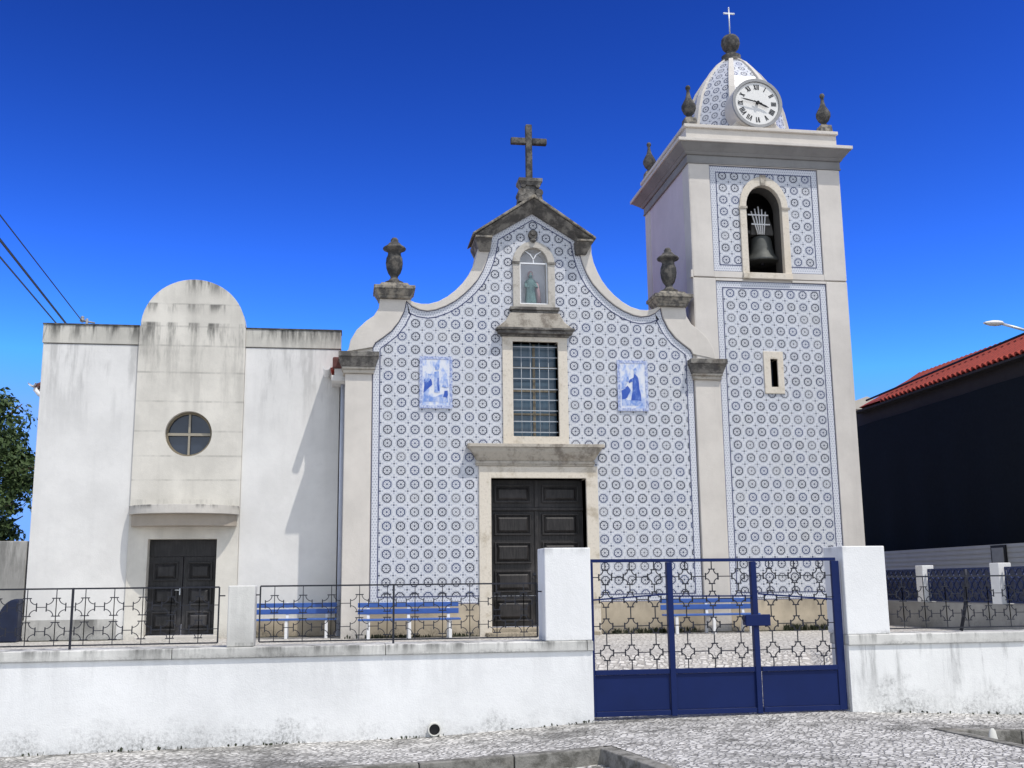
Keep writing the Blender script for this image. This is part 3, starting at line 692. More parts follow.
# nave behind
NX0, NX1 = -2.5, 5.36
for a, b, c, d in ((NX0, NX0 + .4, .625, 17), (NX1 - .4, NX1, 3.6, 17), (NX0 + .402, NX1 - .402, 16.6, 17)): MB().box(a, b, c, d, -.8, 4.62).build('nave_wall', MT['render'], ch)
mb = MB()
def corrugated(mb, A, B, Cv, nrib, amp=.03):
    """roof slope: A->B along the eave, Cv up the slope"""
    A, B, Cv = Vector(A), Vector(B), Vector(Cv); d = B - A; up = d.cross(Cv).normalized()
    if up.z < 0: up = -up
    n = nrib * 6; o = len(mb.v)
    for i in range(n + 1):
        q = A + d * i / n + up * amp * (1 - 2 * abs(math.sin(PI * i / 6)) ** .8) * -1
        mb.v += [tuple(q), tuple(q + Cv), tuple(q - up * .05), tuple(q + Cv - up * .05)]
    for i in range(n):
        a = o + 4*i; mb.f += [(a, a+4, a+5, a+1), (a+2, a+3, a+7, a+6), (a, a+2, a+6, a+4), (a+1, a+5, a+7, a+3)]
    mb.f += [(o, o+1, o+3, o+2), (o+4*n, o+4*n+2, o+4*n+3, o+4*n+1)]
corrugated(mb, (-2.86, .63, 4.74), (-2.86, 17.2, 4.74), (4.28, 0, 2.1), 60); corrugated(mb, (5.5, 3.6, 4.82), (5.5, 17.2, 4.82), (-4.08, 0, 2.02), 50)
rf = mb.build('nave_roof', MT['roof'], ch)
mb = MB().box(-2.84, -2.56, .45, 17, 4.44, 4.56); mb.box(-2.78, -2.58, .45, 17, 4.56, 4.70); mb.build('eave_moulding', MT['white_chapel'], ch, bevel=.01)
mb = MB().box(-2.82, -2.52, .40, .63, 4.70, 4.94); mb.build('eave_tile', simple('old_eave_tile', (.14, .06, .055), .9, var=.4), ch, bevel=.03)
gp = [(-2.94 + .08 * math.cos(a), 4.72 + .08 * math.sin(a)) for a in [PI + PI * i / 8 for i in range(9)]]
gp += [(x * .86 + -2.94 * .14, z * .86 + 4.72 * .14) for x, z in gp[::-1]]
MB().prism(gp, [], .34, 17).build('gutter', MT['gutter_white'], ch)
MB().tube([(-2.6, .9, 4.5), (-2.6, .9, -.78)], .05, 10).build('downpipe', MT['pipe'], ch)

# ------------------------------------------------------------------ saint in the niche
st = thing('saint_statue', 'small robed saint statue in pale green robe standing behind the niche glass', 'statue', (1.36, .2, 6.1))
mb = MB(); prof = [(.125, 6.10), (.13, 6.12), (.12, 6.2), (.108, 6.32), (.10, 6.42), (.105, 6.52), (.115, 6.6), (.105, 6.66), (.05, 6.70), (.036, 6.72)]
n = 32; vs = []
for k, (r, z) in enumerate(prof):
    for i in range(n):
        a = 2*PI*i/n; f = 1 + (.10 * math.sin(7 * a + z * 3) if z < 6.5 else 0); vs.append((1.36 + r * f * math.cos(a), .2 + r * .72 * f * math.sin(a), z))
mb.add(vs, [(k*n+i, k*n+(i+1) % n, (k+1)*n+(i+1) % n, (k+1)*n+i) for k in range(len(prof)-1) for i in range(n)], True)
hp = [(.03, 6.715), (.045, 6.74), (.052, 6.78), (.05, 6.82), (.035, 6.85), (.005, 6.862)]
mb.lathe(hp, 1.36, .19, 16)
mb.tube([(1.26, .2, 6.62), (1.24, .14, 6.5), (1.31, .09, 6.5)], .033, 8, .02); mb.tube([(1.46, .2, 6.62), (1.49, .13, 6.5), (1.40, .09, 6.53)], .033, 8, .02)
bd = mb.build('saint_figure', MT['robe'], st)
mb = MB().lathe([(.054, 6.75), (.062, 6.79), (.055, 6.84), (.03, 6.87), (.005, 6.88)], 1.36, .20, 16); mb.build('veil', MT['cloak'], bd)
mb = MB().tube([(1.49, .19, 6.62), (1.52, .17, 6.4), (1.54, .18, 6.12)], .035, 8, .05); mb.build('cloak_fold', MT['cloak'], bd)
mb = MB().box(1.22, 1.5, .08, .32, 6.082, 6.10); mb.build('statue_base', MT['dark_stone'], st)

# ------------------------------------------------------------------ bell tower
TX0, TX1, TD = 4.95, 8.52, 3.5
bt = thing('bell_tower', 'square tiled bell tower with clock, domed top and dark finials', 'bell tower', (6.74, 1.7, -.79))
OP = arch(6.66, .415, 6.95, 8.48, 8.99); FR = arch(6.66, .57, 6.82, 8.46, 9.2)
SLIT = rect(6.615, 6.775, 4.38, 5.0)
OPW = arch(6.66, .445, 6.92, 8.48, 9.02)
mb = MB().prism(rect(TX0, TX1, -.8, 9.6), [OPW, SLIT], .012, .45)
mb.build('front_wall', MT['tower_render'], bt)
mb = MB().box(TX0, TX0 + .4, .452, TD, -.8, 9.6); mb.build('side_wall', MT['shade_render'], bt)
MB().box(TX1 - .4, TX1, .452, TD, -.8, 9.6).build('side_wall', MT['tower_render'], bt); MB().box(TX0 + .402, TX1 - .402, TD - .4, TD, -.8, 9.6).build('rear_wall', MT['tower_render'], bt)
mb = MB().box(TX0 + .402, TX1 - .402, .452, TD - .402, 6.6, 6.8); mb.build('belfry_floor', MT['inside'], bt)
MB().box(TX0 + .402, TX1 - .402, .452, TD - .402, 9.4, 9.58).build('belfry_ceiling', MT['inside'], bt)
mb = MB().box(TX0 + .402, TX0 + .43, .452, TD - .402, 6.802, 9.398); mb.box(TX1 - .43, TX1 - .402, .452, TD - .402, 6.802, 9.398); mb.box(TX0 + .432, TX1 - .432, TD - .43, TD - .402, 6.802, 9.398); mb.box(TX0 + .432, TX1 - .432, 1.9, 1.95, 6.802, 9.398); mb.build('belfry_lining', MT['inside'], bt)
LF = rect(5.46, 8.02, -.15, 6.74); UF = [(5.43, 6.96), (6.092, 6.96), (7.228, 6.96), (7.98, 6.96), (7.98, 9.42), (5.43, 9.42)]
tcl = MB().sheet(inset(LF, .14), [rect(6.46, 6.91, 4.23, 5.17)], 0.0, ou=.182, ov=.03)
hd = [(6.66 + .566 * math.cos(PI*i/18), 8.46 + .735 * math.sin(PI*i/18)) for i in range(19)]
tcl.sheet([(5.57, 7.10)] + [(6.094, 7.10)] + hd[::-1] + [(7.226, 7.10), (7.84, 7.10), (7.84, 9.28), (5.57, 9.28)], [], 0.0, ou=.13, ov=.23)
tc = tcl.build('tile_cladding', MT['tile'], bt)
mb = MB(); band(mb, LF, inset(LF, .14), -.001); mb2 = MB(); band(mb2, inset(LF, .14), inset(LF, .16), -.004); band(mb2, LF, inset(LF, .014), -.004)
mbu = MB(); o_ = inset(UF, .14)
band(mb, UF, o_, -.001, skip=(1,)); band(mb2, o_, inset(UF, .16), -.004, skip=(1,)); band(mb2, UF, inset(UF, .012), -.004, skip=(1,))
mb.build('tile_border', MT['border'], tc); mb2.build('border_line', MT['ink'], tc)
for a, b, c, d in ((TX0, 5.455, -.8, 6.79), (8.025, TX1, -.8, 6.79), (TX0, 5.425, 6.82, 9.44), (7.985, TX1, 6.82, 9.44)): MB().box(a, b, -.035, .010, c, d).build('pilaster', MT['tower_render'], bt, bevel=.012)
for a, b, c, d in ((5.457, 6.088, 6.745, 6.795), (7.232, 8.023, 6.745, 6.795), (5.427, 6.088, 6.82, 6.957), (7.232, 7.983, 6.82, 6.957), (5.427, 7.983, 9.425, 9.44)): MB().box(a, b, -.029, .010, c, d).build('string_course', MT['tower_render'], bt)
for a, b in ((-.03, .4), (3.1, 3.51)): MB().box(TX0 - .012, TX0, a, b, -.8, 9.44).build('corner_pilaster', MT['tower_render'], bt)
mb = MB().box(TX0 - .06, TX0 - .012, -.06, .06, 6.795, 6.96); mb.build('corner_bracket', MT['tower_render'], bt)
mb = MB().box(5.46, 8.02, -.025, .010, -.8, -.152); mb.build('plinth', MT['plinth'], bt)
MB().prism(OPW, [OP], .10, .449).build('belfry_shade_liner', MT['inside'], bt)  # dark liner ring: shade inside the arch is put into its colour
mb = MB().prism(FR, [OP], -.045, .098); mb.build('belfry_frame', MT['limestone'], bt, bevel=.01)
for a, b in ((6.06, 6.26), (7.06, 7.26)): MB().box(a, b, -.065, -.047, 8.43, 8.48).build('impost', MT['lintel'], bt)
mb = MB().prism([(6.61, 8.97), (6.71, 8.97), (6.73, 9.23), (6.59, 9.23)], [], -.075, -.047); mb.build('keystone', MT['lintel'], bt, bevel=.006)
mb = MB().box(6.09, 7.23, -.08, .010, 6.80, 6.94); mb.build('belfry_sill', MT['limestone'], bt, bevel=.01)
mb = MB().prism(rect(6.46, 6.91, 4.23, 5.17), [SLIT], -.03, .40); mb.build('slit_frame', MT['limestone'], bt, bevel=.008)
MB().box(6.62, 6.77, .25, .27, 4.385, 4.995).build('slit_pane', MT['dark_pane'], bt)
# cornice, parapet
mb = MB(); cx, cy = 6.735, 1.74
def ring(mb, z0, z1, e0, e1, q=.5):
    r0, r1 = e0 * q, e1 * q; f0, f1 = e0 * .85, e1 * .85
    L0, L1 = e0 * .75, e1 * .75
    a = [(TX0 - L0, -f0), (TX1 + r0, -f0), (TX1 + r0, TD + L0), (TX0 - L0, TD + L0)]; c = [(TX0 - L1, -f1), (TX1 + r1, -f1), (TX1 + r1, TD + L1), (TX0 - L1, TD + L1)]
    mb.add([(x, y, z0) for x, y in a] + [(x, y, z1) for x, y in c], [(3, 2, 1, 0), (4, 5, 6, 7), (0, 1, 5, 4), (1, 2, 6, 5), (2, 3, 7, 6), (3, 0, 4, 7)])
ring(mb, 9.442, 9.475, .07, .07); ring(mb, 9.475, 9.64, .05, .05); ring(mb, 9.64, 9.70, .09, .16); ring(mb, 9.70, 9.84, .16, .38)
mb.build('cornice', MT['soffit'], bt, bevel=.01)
mb = MB(); ring(mb, 9.842, 9.92, .42, .42); mb.build('cornice_lip', MT['render'], bt, bevel=.01)
mb = MB(); ring(mb, 9.922, 10.28, .05, .05, -.4); ring(mb, 10.28, 10.36, .12, .12, .05); mb.build('parapet', MT['render'], bt, bevel=.012)
# dome: eight tiled faces with pale ribs
dz = [(1.20, 10.362), (1.18, 10.7), (1.14, 11.0), (1.08, 11.35), (.98, 11.75), (.82, 12.12), (.61, 12.45), (.40, 12.72), (.22, 12.88)]
dcx, dcy = 6.77, 1.74
mb = MB()
for f in range(8):
    a0 = -PI/2 - PI/8 + f * PI/4; a1 = a0 + PI/4; vlen = 0
    for k in range(len(dz) - 1):
        (r0, z0), (r1, z1) = dz[k], dz[k+1]; R0, R1 = r0 / math.cos(PI/8), r1 / math.cos(PI/8)
        L = math.hypot(r1 - r0, z1 - z0); o = len(mb.v)
        q = [(R0, a0, z0), (R0, a1, z0), (R1, a1, z1), (R1, a0, z1)]
        mb.add([(dcx + R * math.cos(a), dcy + R * math.sin(a), z) for R, a, z in q], [(0, 1, 2, 3)])
        w0, w1 = r0 * math.tan(PI/8), r1 * math.tan(PI/8)
        for i, (uu, vv) in enumerate(((-w0, vlen), (w0, vlen), (w1, vlen + L), (-w1, vlen + L))): mb.uv[o + i] = (uu / .24 + f * 8, vv / .24)
        vlen += L
dm = mb.build('dome', MT['tile'], bt)
for f in range(8):
    a = -PI/2 - PI/8 + f * PI/4; mb = MB(); vs = []
    ca, sa = math.cos(a), math.sin(a)
    for r, z in dz:
        R = r / math.cos(PI/8); w = .045 + .03 * r
        for (dr, dw) in ((-.05, -w), (.035, -w), (.035, w), (-.05, w)):
            vs.append((dcx + (R + dr) * ca - dw * sa, dcy + (R + dr) * sa + dw * ca, z))
    m = len(dz); fs = [(3, 2, 1, 0), (4*m-4, 4*m-3, 4*m-2, 4*m-1)]
    for k in range(m - 1):
        for i in range(4):
            j = (i+1) % 4; fs.append((k*4+i, k*4+j, k*4+4+j, k*4+4+i))
    mb.add(vs, fs); mb.build('dome_rib', MT['render'], dm, bevel=.01)
mb = MB().lathe([(.28, 12.80), (.27, 12.92), (.22, 12.96), (.24, 13.04), (.16, 13.08), (.11, 13.14), (.13, 13.18), (.20, 13.26), (.235, 13.38), (.22, 13.50), (.16, 13.58), (.10, 13.61), (.01, 13.62)], dcx, dcy, 20); mb.build('dome_finial', MT['urn_stone'], bt)
mb = MB().tube([(dcx, dcy, 13.6), (dcx, dcy, 14.36)], .018, 6); mb.box(dcx - .13, dcx + .13, dcy - .015, dcy + .015, 14.19, 14.23)
for (x, z) in ((dcx, 14.36), (dcx - .13, 14.21), (dcx + .13, 14.21)): mb.lathe([(.004, z - .03), (.028, z), (.004, z + .03)], x, dcy, 8)
mb.build('iron_cross', MT['steel'], bt)
for (x, y) in ((5.06, .12), (8.30, .12), (5.06, 3.36), (8.42, 3.36)):
    mb = MB().frustum(x, y, 10.362, 10.56, .15, .15, .13, .13)
    o = mb.build('finial_block', MT['ochre_lichen'], bt, bevel=.012)
    MB().lathe([(.12, 10.56), (.075, 10.60), (.06, 10.64), (.12, 10.70), (.165, 10.80), (.165, 10.88), (.12, 10.97), (.07, 11.06), (.045, 11.16), (.035, 11.26), (.055, 11.29), (.06, 11.33), (.04, 11.37), (.005, 11.38)], x, y, 18).build('finial', MT['urn_stone'], bt)
# clock on the dome
ck = (6.70, 11.04)
cl = MB().disc(ck, .60, .14, .62, 48).build('clock_case', MT['render'], bt, bevel=.02)
rp = [(ck[0] + .60 * math.cos(2*PI*i/48), ck[1] + .60 * math.sin(2*PI*i/48)) for i in range(48)]; ri = [(ck[0] + .525 * math.cos(2*PI*i/48), ck[1] + .525 * math.sin(2*PI*i/48)) for i in range(48)]
MB().prism(rp, [ri], .08, .138).build('clock_rim', MT['rim'], cl, bevel=.012)
MB().disc(ck, .52, .115, .138, 48).build('clock_face', MT['clock_white'], cl)
mb = MB()
MB().prism([(ck[0] - .75, 10.362), (ck[0] + .75, 10.362), (ck[0] + .45, 10.66), (ck[0] - .45, 10.66)], [], .25, .7).build('clock_bracket', MT['render'], cl, bevel=.02)
NUM = ['XII', 'I', 'II', 'III', 'IIII', 'V', 'VI', 'VII', 'VIII', 'IX', 'X', 'XI']
for h, tx in enumerate(NUM):
    mb = MB(); a = PI/2 - 2*PI*h/12; up = Vector((math.cos(a), math.sin(a))); rt = Vector((up.y, -up.x))
    cw = {'I': .034, 'V': .072, 'X': .072}; tot = sum(cw[c] for c in tx); u = -tot / 2; H = .062; t = .0095
    def seg(p, q, t=t):
        p, q = Vector(p), Vector(q); d = (q - p).normalized(); nn = Vector((-d.y, d.x)) * t
        pts = [p - nn, q - nn, q + nn, p + nn]
        w = [Vector(ck) + up * (.40 + s_.y) + rt * s_.x for s_ in pts]
        mb.prism([(k.x, k.y) for k in w], [], .109, .1145)
    for c in tx:
        w = cw[c]; m_ = u + w / 2
        if c == 'I': seg((m_, -H), (m_, H), .0105)
        elif c == 'V': seg((u + .012, H), (m_, -H), .012); seg((u + w - .012, H), (m_, -H), .007)
        else: seg((u + .012, H), (u + w - .012, -H), .012); seg((u + w - .012, H), (u + .012, -H), .007)
        u += w
    mb.build('clock_numeral', MT['black'], cl)
def hand(name, ang, L, w, y):
    a = PI/2 - ang; d = Vector((math.cos(a), math.sin(a))); nn = Vector((-d.y, d.x)); c = Vector(ck)
    P = [c - d * .10 - nn * w * .6, c + d * L * .7 - nn * w, c + d * L, c + d * L * .7 + nn * w, c - d * .10 + nn * w * .6]
    MB().prism([(p.x, p.y) for p in P], [], y, y + .008).build(name, MT['black'], cl)
hand('minute_hand', 2*PI*47/60, .42, .017, .045); hand('hour_hand', 2*PI*3.78/12, .29, .024, .062)
mb = MB().disc(ck, .035, .035, .1145, 16); mb.build('hand_pivot', MT['black'], cl)

# bell hanging in the belfry
be = thing('church_bell', 'dark bronze bell hanging from its headstock in the tower arch', 'bell', (6.62, .85, 7.05))
bx, by = 6.63, .55
bz = .29; bx = 6.79
MB().lathe([(r * 1.03, bz + z) for r, z in ((.36, 7.06), (.375, 7.075), (.36, 7.12), (.31, 7.18), (.27, 7.27), (.245, 7.40), (.23, 7.55), (.21, 7.63), (.15, 7.68), (.01, 7.70))], bx, by, 32).build('bell_body', MT['bronze'], be)
MB().tube([(bx, by, 7.6), (bx, by, 7.30)], .025, 8, .05).build('clapper', MT['iron'], be)
mb = MB().prism([(bx - .27, 7.99), (bx + .27, 7.99), (bx + .25, 8.2), (bx + .16, 8.46), (bx - .16, 8.46), (bx - .25, 8.2)], [], by - .1, by + .1); mb.box(bx - .42, bx + .30, by - .05, by + .05, 8.03, 8.11); mb.build('headstock', MT['headstock'], be, bevel=.015)
mb = MB().tube([(6.29, .3, 8.1), (6.27, .2, 7.9), (6.28, .2, 7.5), (6.3, .3, 7.4)], .018, 6); mb.build('pull_lever', MT['iron'], be)
ra = thing('white_tube_rack', 'fan of white metal bars fixed above the bell in the tower arch', 'metal rack', (6.62, .35, 7.85))
mb = MB()
for i in range(5): t = (i - 2) / 2; mb.box(0, 0, 0, 0, 0, 0) if False else mb.tube([(bx + t * .07 - .06, .38, 7.98), (bx + t * .17 - .10, .38, 8.52 + .12 * (1 - abs(t)))], .016, 6)
mb.build('upright_bar', MT['white_metal'], ra)
mb = MB().box(bx - .36, bx + .13, .36, .375, 8.42, 8.45); mb.box(bx - .28, bx + .16, .36, .375, 8.20, 8.23); mb.build('cross_bar', MT['white_metal'], ra)

# ------------------------------------------------------------------ side chapel (annex)
D = 1.2
an = thing('side_chapel', 'plain white side chapel with round window, half round top and canopied door', 'chapel', (-5.75, D, -.79))
AX0, AX1, C0, C1 = -8.79, -2.67, -6.87, -4.68
MB().box(AX0, C0 - .002, D, D + .4, -.8, 5.265).build('front_wall', MT['white_chapel'], an, bevel=.012)
MB().box(C1 + .002, AX1, D, D + .4, -.8, 5.265).build('front_wall', MT['white_chapel'], an, bevel=.012)
for a, b, c, d in ((AX0, AX0 + .35, D + .402, 11), (AX1 - .35, AX1, D + .402, 11), (AX0 + .352, AX1 - .352, 10.6, 11)): MB().box(a, b, c, d, -.8, 5.68).build('side_wall', MT['white_chapel'], an)
MB().box(AX0 + .352, AX1 - .352, D + .402, 10.598, 4.9, 5.1).build('flat_roof', MT['dark_stone'], an)
for a, b in ((AX0 - .015, C0 - .003), (C1 + .003, AX1 + .015)):
    bd = MB().box(a, b, D - .02, D + .4, 5.28, 5.67).build('parapet_band', MT['chapel_band'], an, bevel=.008)
    MB().box(a - .01, b + .01 if b > C1 else b, D - .035, D + .43, 5.672, 5.70).build('parapet_cap', MT['urn_stone'], bd)
RWC = (-5.775, 3.39)
circ = [(RWC[0] + .475 * math.cos(2*PI*i/40), RWC[1] + .475 * math.sin(2*PI*i/40)) for i in range(40)]
n = 28; top = [(-5.775 + 1.075 * math.cos(PI*i/n), 5.68 + 1.05 * math.sin(PI*i/n)) for i in range(n + 1)]
outl = [(C0, -.8), (C1, -.8), (C1, 5.68)] + top[0:] + [(C0, 5.68)]
DR = rect(-6.48, -5.11, -.795, 1.21)
MB().prism(outl, [circ, DR], D - .045, D + .4).build('central_bay', MT['chapel_stone'], an, bevel=.012)
wf = MB().prism([(RWC[0] + .47 * math.cos(2*PI*i/40), RWC[1] + .47 * math.sin(2*PI*i/40)) for i in range(40)], [[(RWC[0] + .43 * math.cos(2*PI*i/40), RWC[1] + .43 * math.sin(2*PI*i/40)) for i in range(40)]], D + .08, D + .15).build('round_window_frame', MT['frame_dark'], an)
mb = MB().box(RWC[0] - .43, RWC[0] + .43, D + .085, D + .13, RWC[1] - .028, RWC[1] + .028); mb.box(RWC[0] - .02, RWC[0] + .02, D + .082, D + .128, RWC[1] - .43, RWC[1] - .029); mb.box(RWC[0] - .02, RWC[0] + .02, D + .082, D + .128, RWC[1] + .029, RWC[1] + .43); mb.build('window_bar', simple('grey_brown_bar', (.33, .30, .24), .6, var=.2), wf)
MB().disc(RWC, .465, D + .16, D + .17, 40).build('window_pane', MT['dark_pane'], an)
mb = MB().box(-5.845, -5.825, D + .165, D + .18, .08, .24); mb.tube([(-5.835, D + .17, .18), (-5.835, D + .12, .18), (-5.93, D + .12, .18)], .009, 6); mb.build('door_handle', MT['steel'], an)
# curved canopy
n = 24; pts = [(-5.775 + 1.1 * math.cos(PI*i/n), D - .045 - .70 * math.sin(PI*i/n)) for i in range(n + 1)]
cv = MB().prism([(x, y) for x, y in pts], [], 1.70, 1.875, fn=lambda a, b, c_: (a, b, c_))
cv.f = [tuple(reversed(f)) for f in cv.f]
cv.build('door_canopy', MT['canopy'], an, bevel=.01)
pts = [(-5.775 + 1.05 * math.cos(PI*i/n), D - .045 - .50 * math.sin(PI*i/n)) for i in range(n + 1)]
cv = MB().prism(pts, [], 1.46, 1.698, fn=lambda a, b, c_: (a, b, c_)); cv.f = [tuple(reversed(f)) for f in cv.f]
cv.build('added_canopy_shade', plaster('canopy_shade_and_bounce', (.42, .37, .31), mottle=.1, ages=.2), an, bevel=.01)  # added piece: canopy's underside shade and warm ground bounce put into its colour
R3 = [(.38, .12), (.38, .12), (.38, .1)]
leaf_door('door_leaf', -6.475, -5.80, -.72, .86, D + .22, R3, MT['door_old'], an, .09); leaf_door('door_leaf', -5.785, -5.115, -.72, .86, D + .22, R3, MT['door_old'], an, .09)
MB().box(-6.475, -5.115, D + .2, D + .27, .862, 1.205).build('door_fanlight', MT['door_old'], an)
MB().box(-6.6, -5.0, D - .35, D + .18, -.8, -.725).build('door_step', MT['canopy'], an, bevel=.01)
mb = MB().box(AX0 - .01, C0 - .15, D - .02, D - .001, -.8, -.38)
mb.build('base_band', plaster('grey_base_render', (.52, .51, .48), bottoms=((-.8, .5, .6),), tops=((-.38, .5, .7),), mottle=.25, ages=.5), an)
MB().box(C1 + .05, AX1, D - .02, D - .001, -.8, -.42).build('base_band', MT['plinth'], an)
mb = MB(); corrugated(mb, (-9.42, 3.0, 4.72), (-9.42, 11, 4.72), (.62, 0, .24), 30); mb.build('side_eave', simple('old_side_tile', (.15, .07, .06), .9, var=.4), an)
gp2 = [(x - 6.50, z + .02) for x, z in gp]
MB().prism(gp2, [], 2.9, 11).build('side_gutter', MT['gutter_white'], an)
MB().tube([(-9.4, 3.02, 4.62), (-9.3, 3.02, 4.5), (-9.0, 3.02, 4.3), (-8.9, 3.02, 4.28)], .05, 8).build('side_downpipe', MT['gutter_white'], an)

# ------------------------------------------------------------------ front boundary wall
def wall_mesh(x0, x1, y0, y1, ztop):
    xs = [x0] + [x for x in XS if x0 < x < x1] + [x1]; mb = MB(); vs = []
    for x in xs: vs += [(x, y0, gz(x) - .2), (x, y0, ztop), (x, y1, ztop), (x, y1, gz(x) - .2)]
    n = len(xs); fs = [(0, 1, 2, 3), (4*n-1, 4*n-2, 4*n-3, 4*n-4)]
    for i in range(n - 1):
        a = 4*i; fs += [(a, a+4, a+5, a+1), (a+1, a+5, a+6, a+2), (a+2, a+6, a+7, a+3)]
    mb.add(vs, fs); return mb
WY0, WY1 = -8.88, -8.40
wl = thing('boundary_wall', 'low white rendered wall with grey coping left of the blue gate', 'wall', (-5, -8.6, -1.55))
wall_mesh(-14, .47, WY0, WY1, -.565).build('wall_body', MT['wall'], wl)
mb = MB(); xx = -14
while xx < .46:
    x2 = min(.478, xx + 2.4); mb.box(xx + .003, x2 - .003, WY0 - .03, WY1 + .03, -.563, -.445); xx = x2
mb.build('coping', MT['coping'], wl, bevel=.01)
MB().box(-.10, .47, WY0, WY1, -.443, .66).build('gate_pillar', MT['pillar'], wl, bevel=.012)
MB().box(-3.81, -3.51, WY0 + .05, WY1 - .08, -.443, .25).build('wall_post', MT['coping'], wl, bevel=.012)
mb = MB()
px, pz = -1.43, gz(-1.43) + .085
oc = [(px + .075 * math.cos(2*PI*i/24), pz + .075 * math.sin(2*PI*i/24)) for i in range(24)]; ic = [(px + .062 * math.cos(2*PI*i/24), pz + .062 * math.sin(2*PI*i/24)) for i in range(24)]
pp = MB().prism(oc, [ic], WY0 - .07, WY0 + .1).build('drain_pipe', MT['pvc'], wl)
MB().disc((px, pz), .061, WY0 - .045, WY0 - .03, 24).build('drain_mouth', MT['black'], pp)
wr = thing('boundary_wall', 'low white rendered wall streaked with dark stains right of the blue gate', 'wall', (9, -8.6, -1.5))
wall_mesh(3.73, 14, WY0, WY1, -.565).build('wall_body', MT['wall_stained'], wr)
mb = MB(); xx = 3.72
while xx < 13.9:
    x2 = min(14, xx + 2.4); mb.box(xx + .003, x2 - .003, WY0 - .03, WY1 + .03, -.563, -.435); xx = x2
mb.build('coping', MT['coping'], wr, bevel=.01)
MB().box(3.73, 4.30, WY0, WY1 + .08, -.433, .66).build('gate_pillar', MT['pillar'], wr, bevel=.012)

# ------------------------------------------------------------------ iron railings and gate
def motif(mb, cx, cz, rx, rz, y, t, tick):
    """eight-sided barbed cell: four short bars joined by hollow quarter arcs"""
    for s_ in (-1, 1):
        mb.tube([(cx - tick * 1.15, y, cz + s_ * rz), (cx + tick * 1.15, y, cz + s_ * rz)], t * 1.3, 4); mb.tube([(cx + s_ * rx, y, cz - tick * 1.15), (cx + s_ * rx, y, cz + tick * 1.15)], t * 1.3, 4)
        for q in (-1, 1):
            P = []
            for k in range(6):
                a = (k / 5) * PI / 2; P.append((cx + s_ * (rx - (rx - tick * .7) * math.sin(a)), y, cz + q * (tick * .7 + (rz - tick * .7) * (1 - math.cos(a)))))
            mb.tube(P, t, 4)
def lattice(x0, x1, z0, z1, cols, rows, y, rx, rz, t, tick, phase=.5):
    mb = MB(); dx = (x1 - x0) / cols; 
    for c in range(cols):
        x = x0 + dx * (c + phase); zp = z0
        for r, cz in enumerate(rows):
            motif(mb, x, cz, rx, rz, y, t, tick); mb.tube([(x, y, zp), (x, y, cz - rz)], t, 4); zp = cz + rz
        mb.tube([(x, y, zp), (x, y, z1)], t, 4)
    for cz in rows:
        xp = x0
        for c in range(cols):
            x = x0 + dx * (c + phase); mb.tube([(xp, y, cz), (x - rx, y, cz)], t, 4); xp = x + rx
        mb.tube([(xp, y, cz), (x1, y, cz)], t, 4)
    return mb
def railing(label, x0, x1, z0, z1, cols, rows, posts, y=-8.66, rx=.105, rz=.10, phase=.5, lean=0):
    t = thing('iron_railing', label, 'railing', ((x0 + x1) / 2, y, -.445), 'iron railings on the boundary wall')
    mb = MB().tube([(x0, y, z1), (x1, y, z1)], .013, 4); mb.tube([(x0, y, z0), (x1, y, z0)], .011, 4)
    for x in (x0, x1): mb.tube([(x, y, z0), (x, y, z1)], .012, 4)
    mb.build('rail_frame', MT['iron'], t)
    for x in posts: MB().tube([(x, y, -.445), (x, y, z1 + .01)], .017, 4).build('post', MT['iron'], t)
    lattice(x0, x1, z0, z1, cols, rows, y, rx, rz, .006, .042, phase).build('scrollwork', MT['iron'], t)
    mb = MB()
    mb.tube([(x0 - .07, y, z1 - .1), (x0, y, z1 - .1)], .01, 4); mb.tube([(x1, y, z1 - .1), (x1 + .07, y, z1 - .1)], .01, 4); mb.build('wall_tie', MT['iron'], t)
railing('black iron railing in front of the chapel door, left of the white post', -9.95, -3.93, -.40, .235, 19, (.03, -.24), (-8.2, -5.56), phase=.30)
railing('black iron railing in front of the benches between white post and gate pillar', -3.46, -.16, -.40, .24, 10, (.03, -.24), (-1.9,))
railing('black iron railing on the stained wall right of the gate', 4.33, 9.68, -.38, .27, 18, (.05, -.20), (8.4,), rx=.085, rz=.09, phase=.97)
mb = MB().tube([(5.62, -8.5, .36), (5.62, -8.5, .22), (5.58, -8.5, -.1), (5.49, -8.5, -.43)], .024, 8)
tag(mb.build('bent_pipe', MT['iron']), 'black bent pipe standing behind the railing right of the gate', 'pipe')

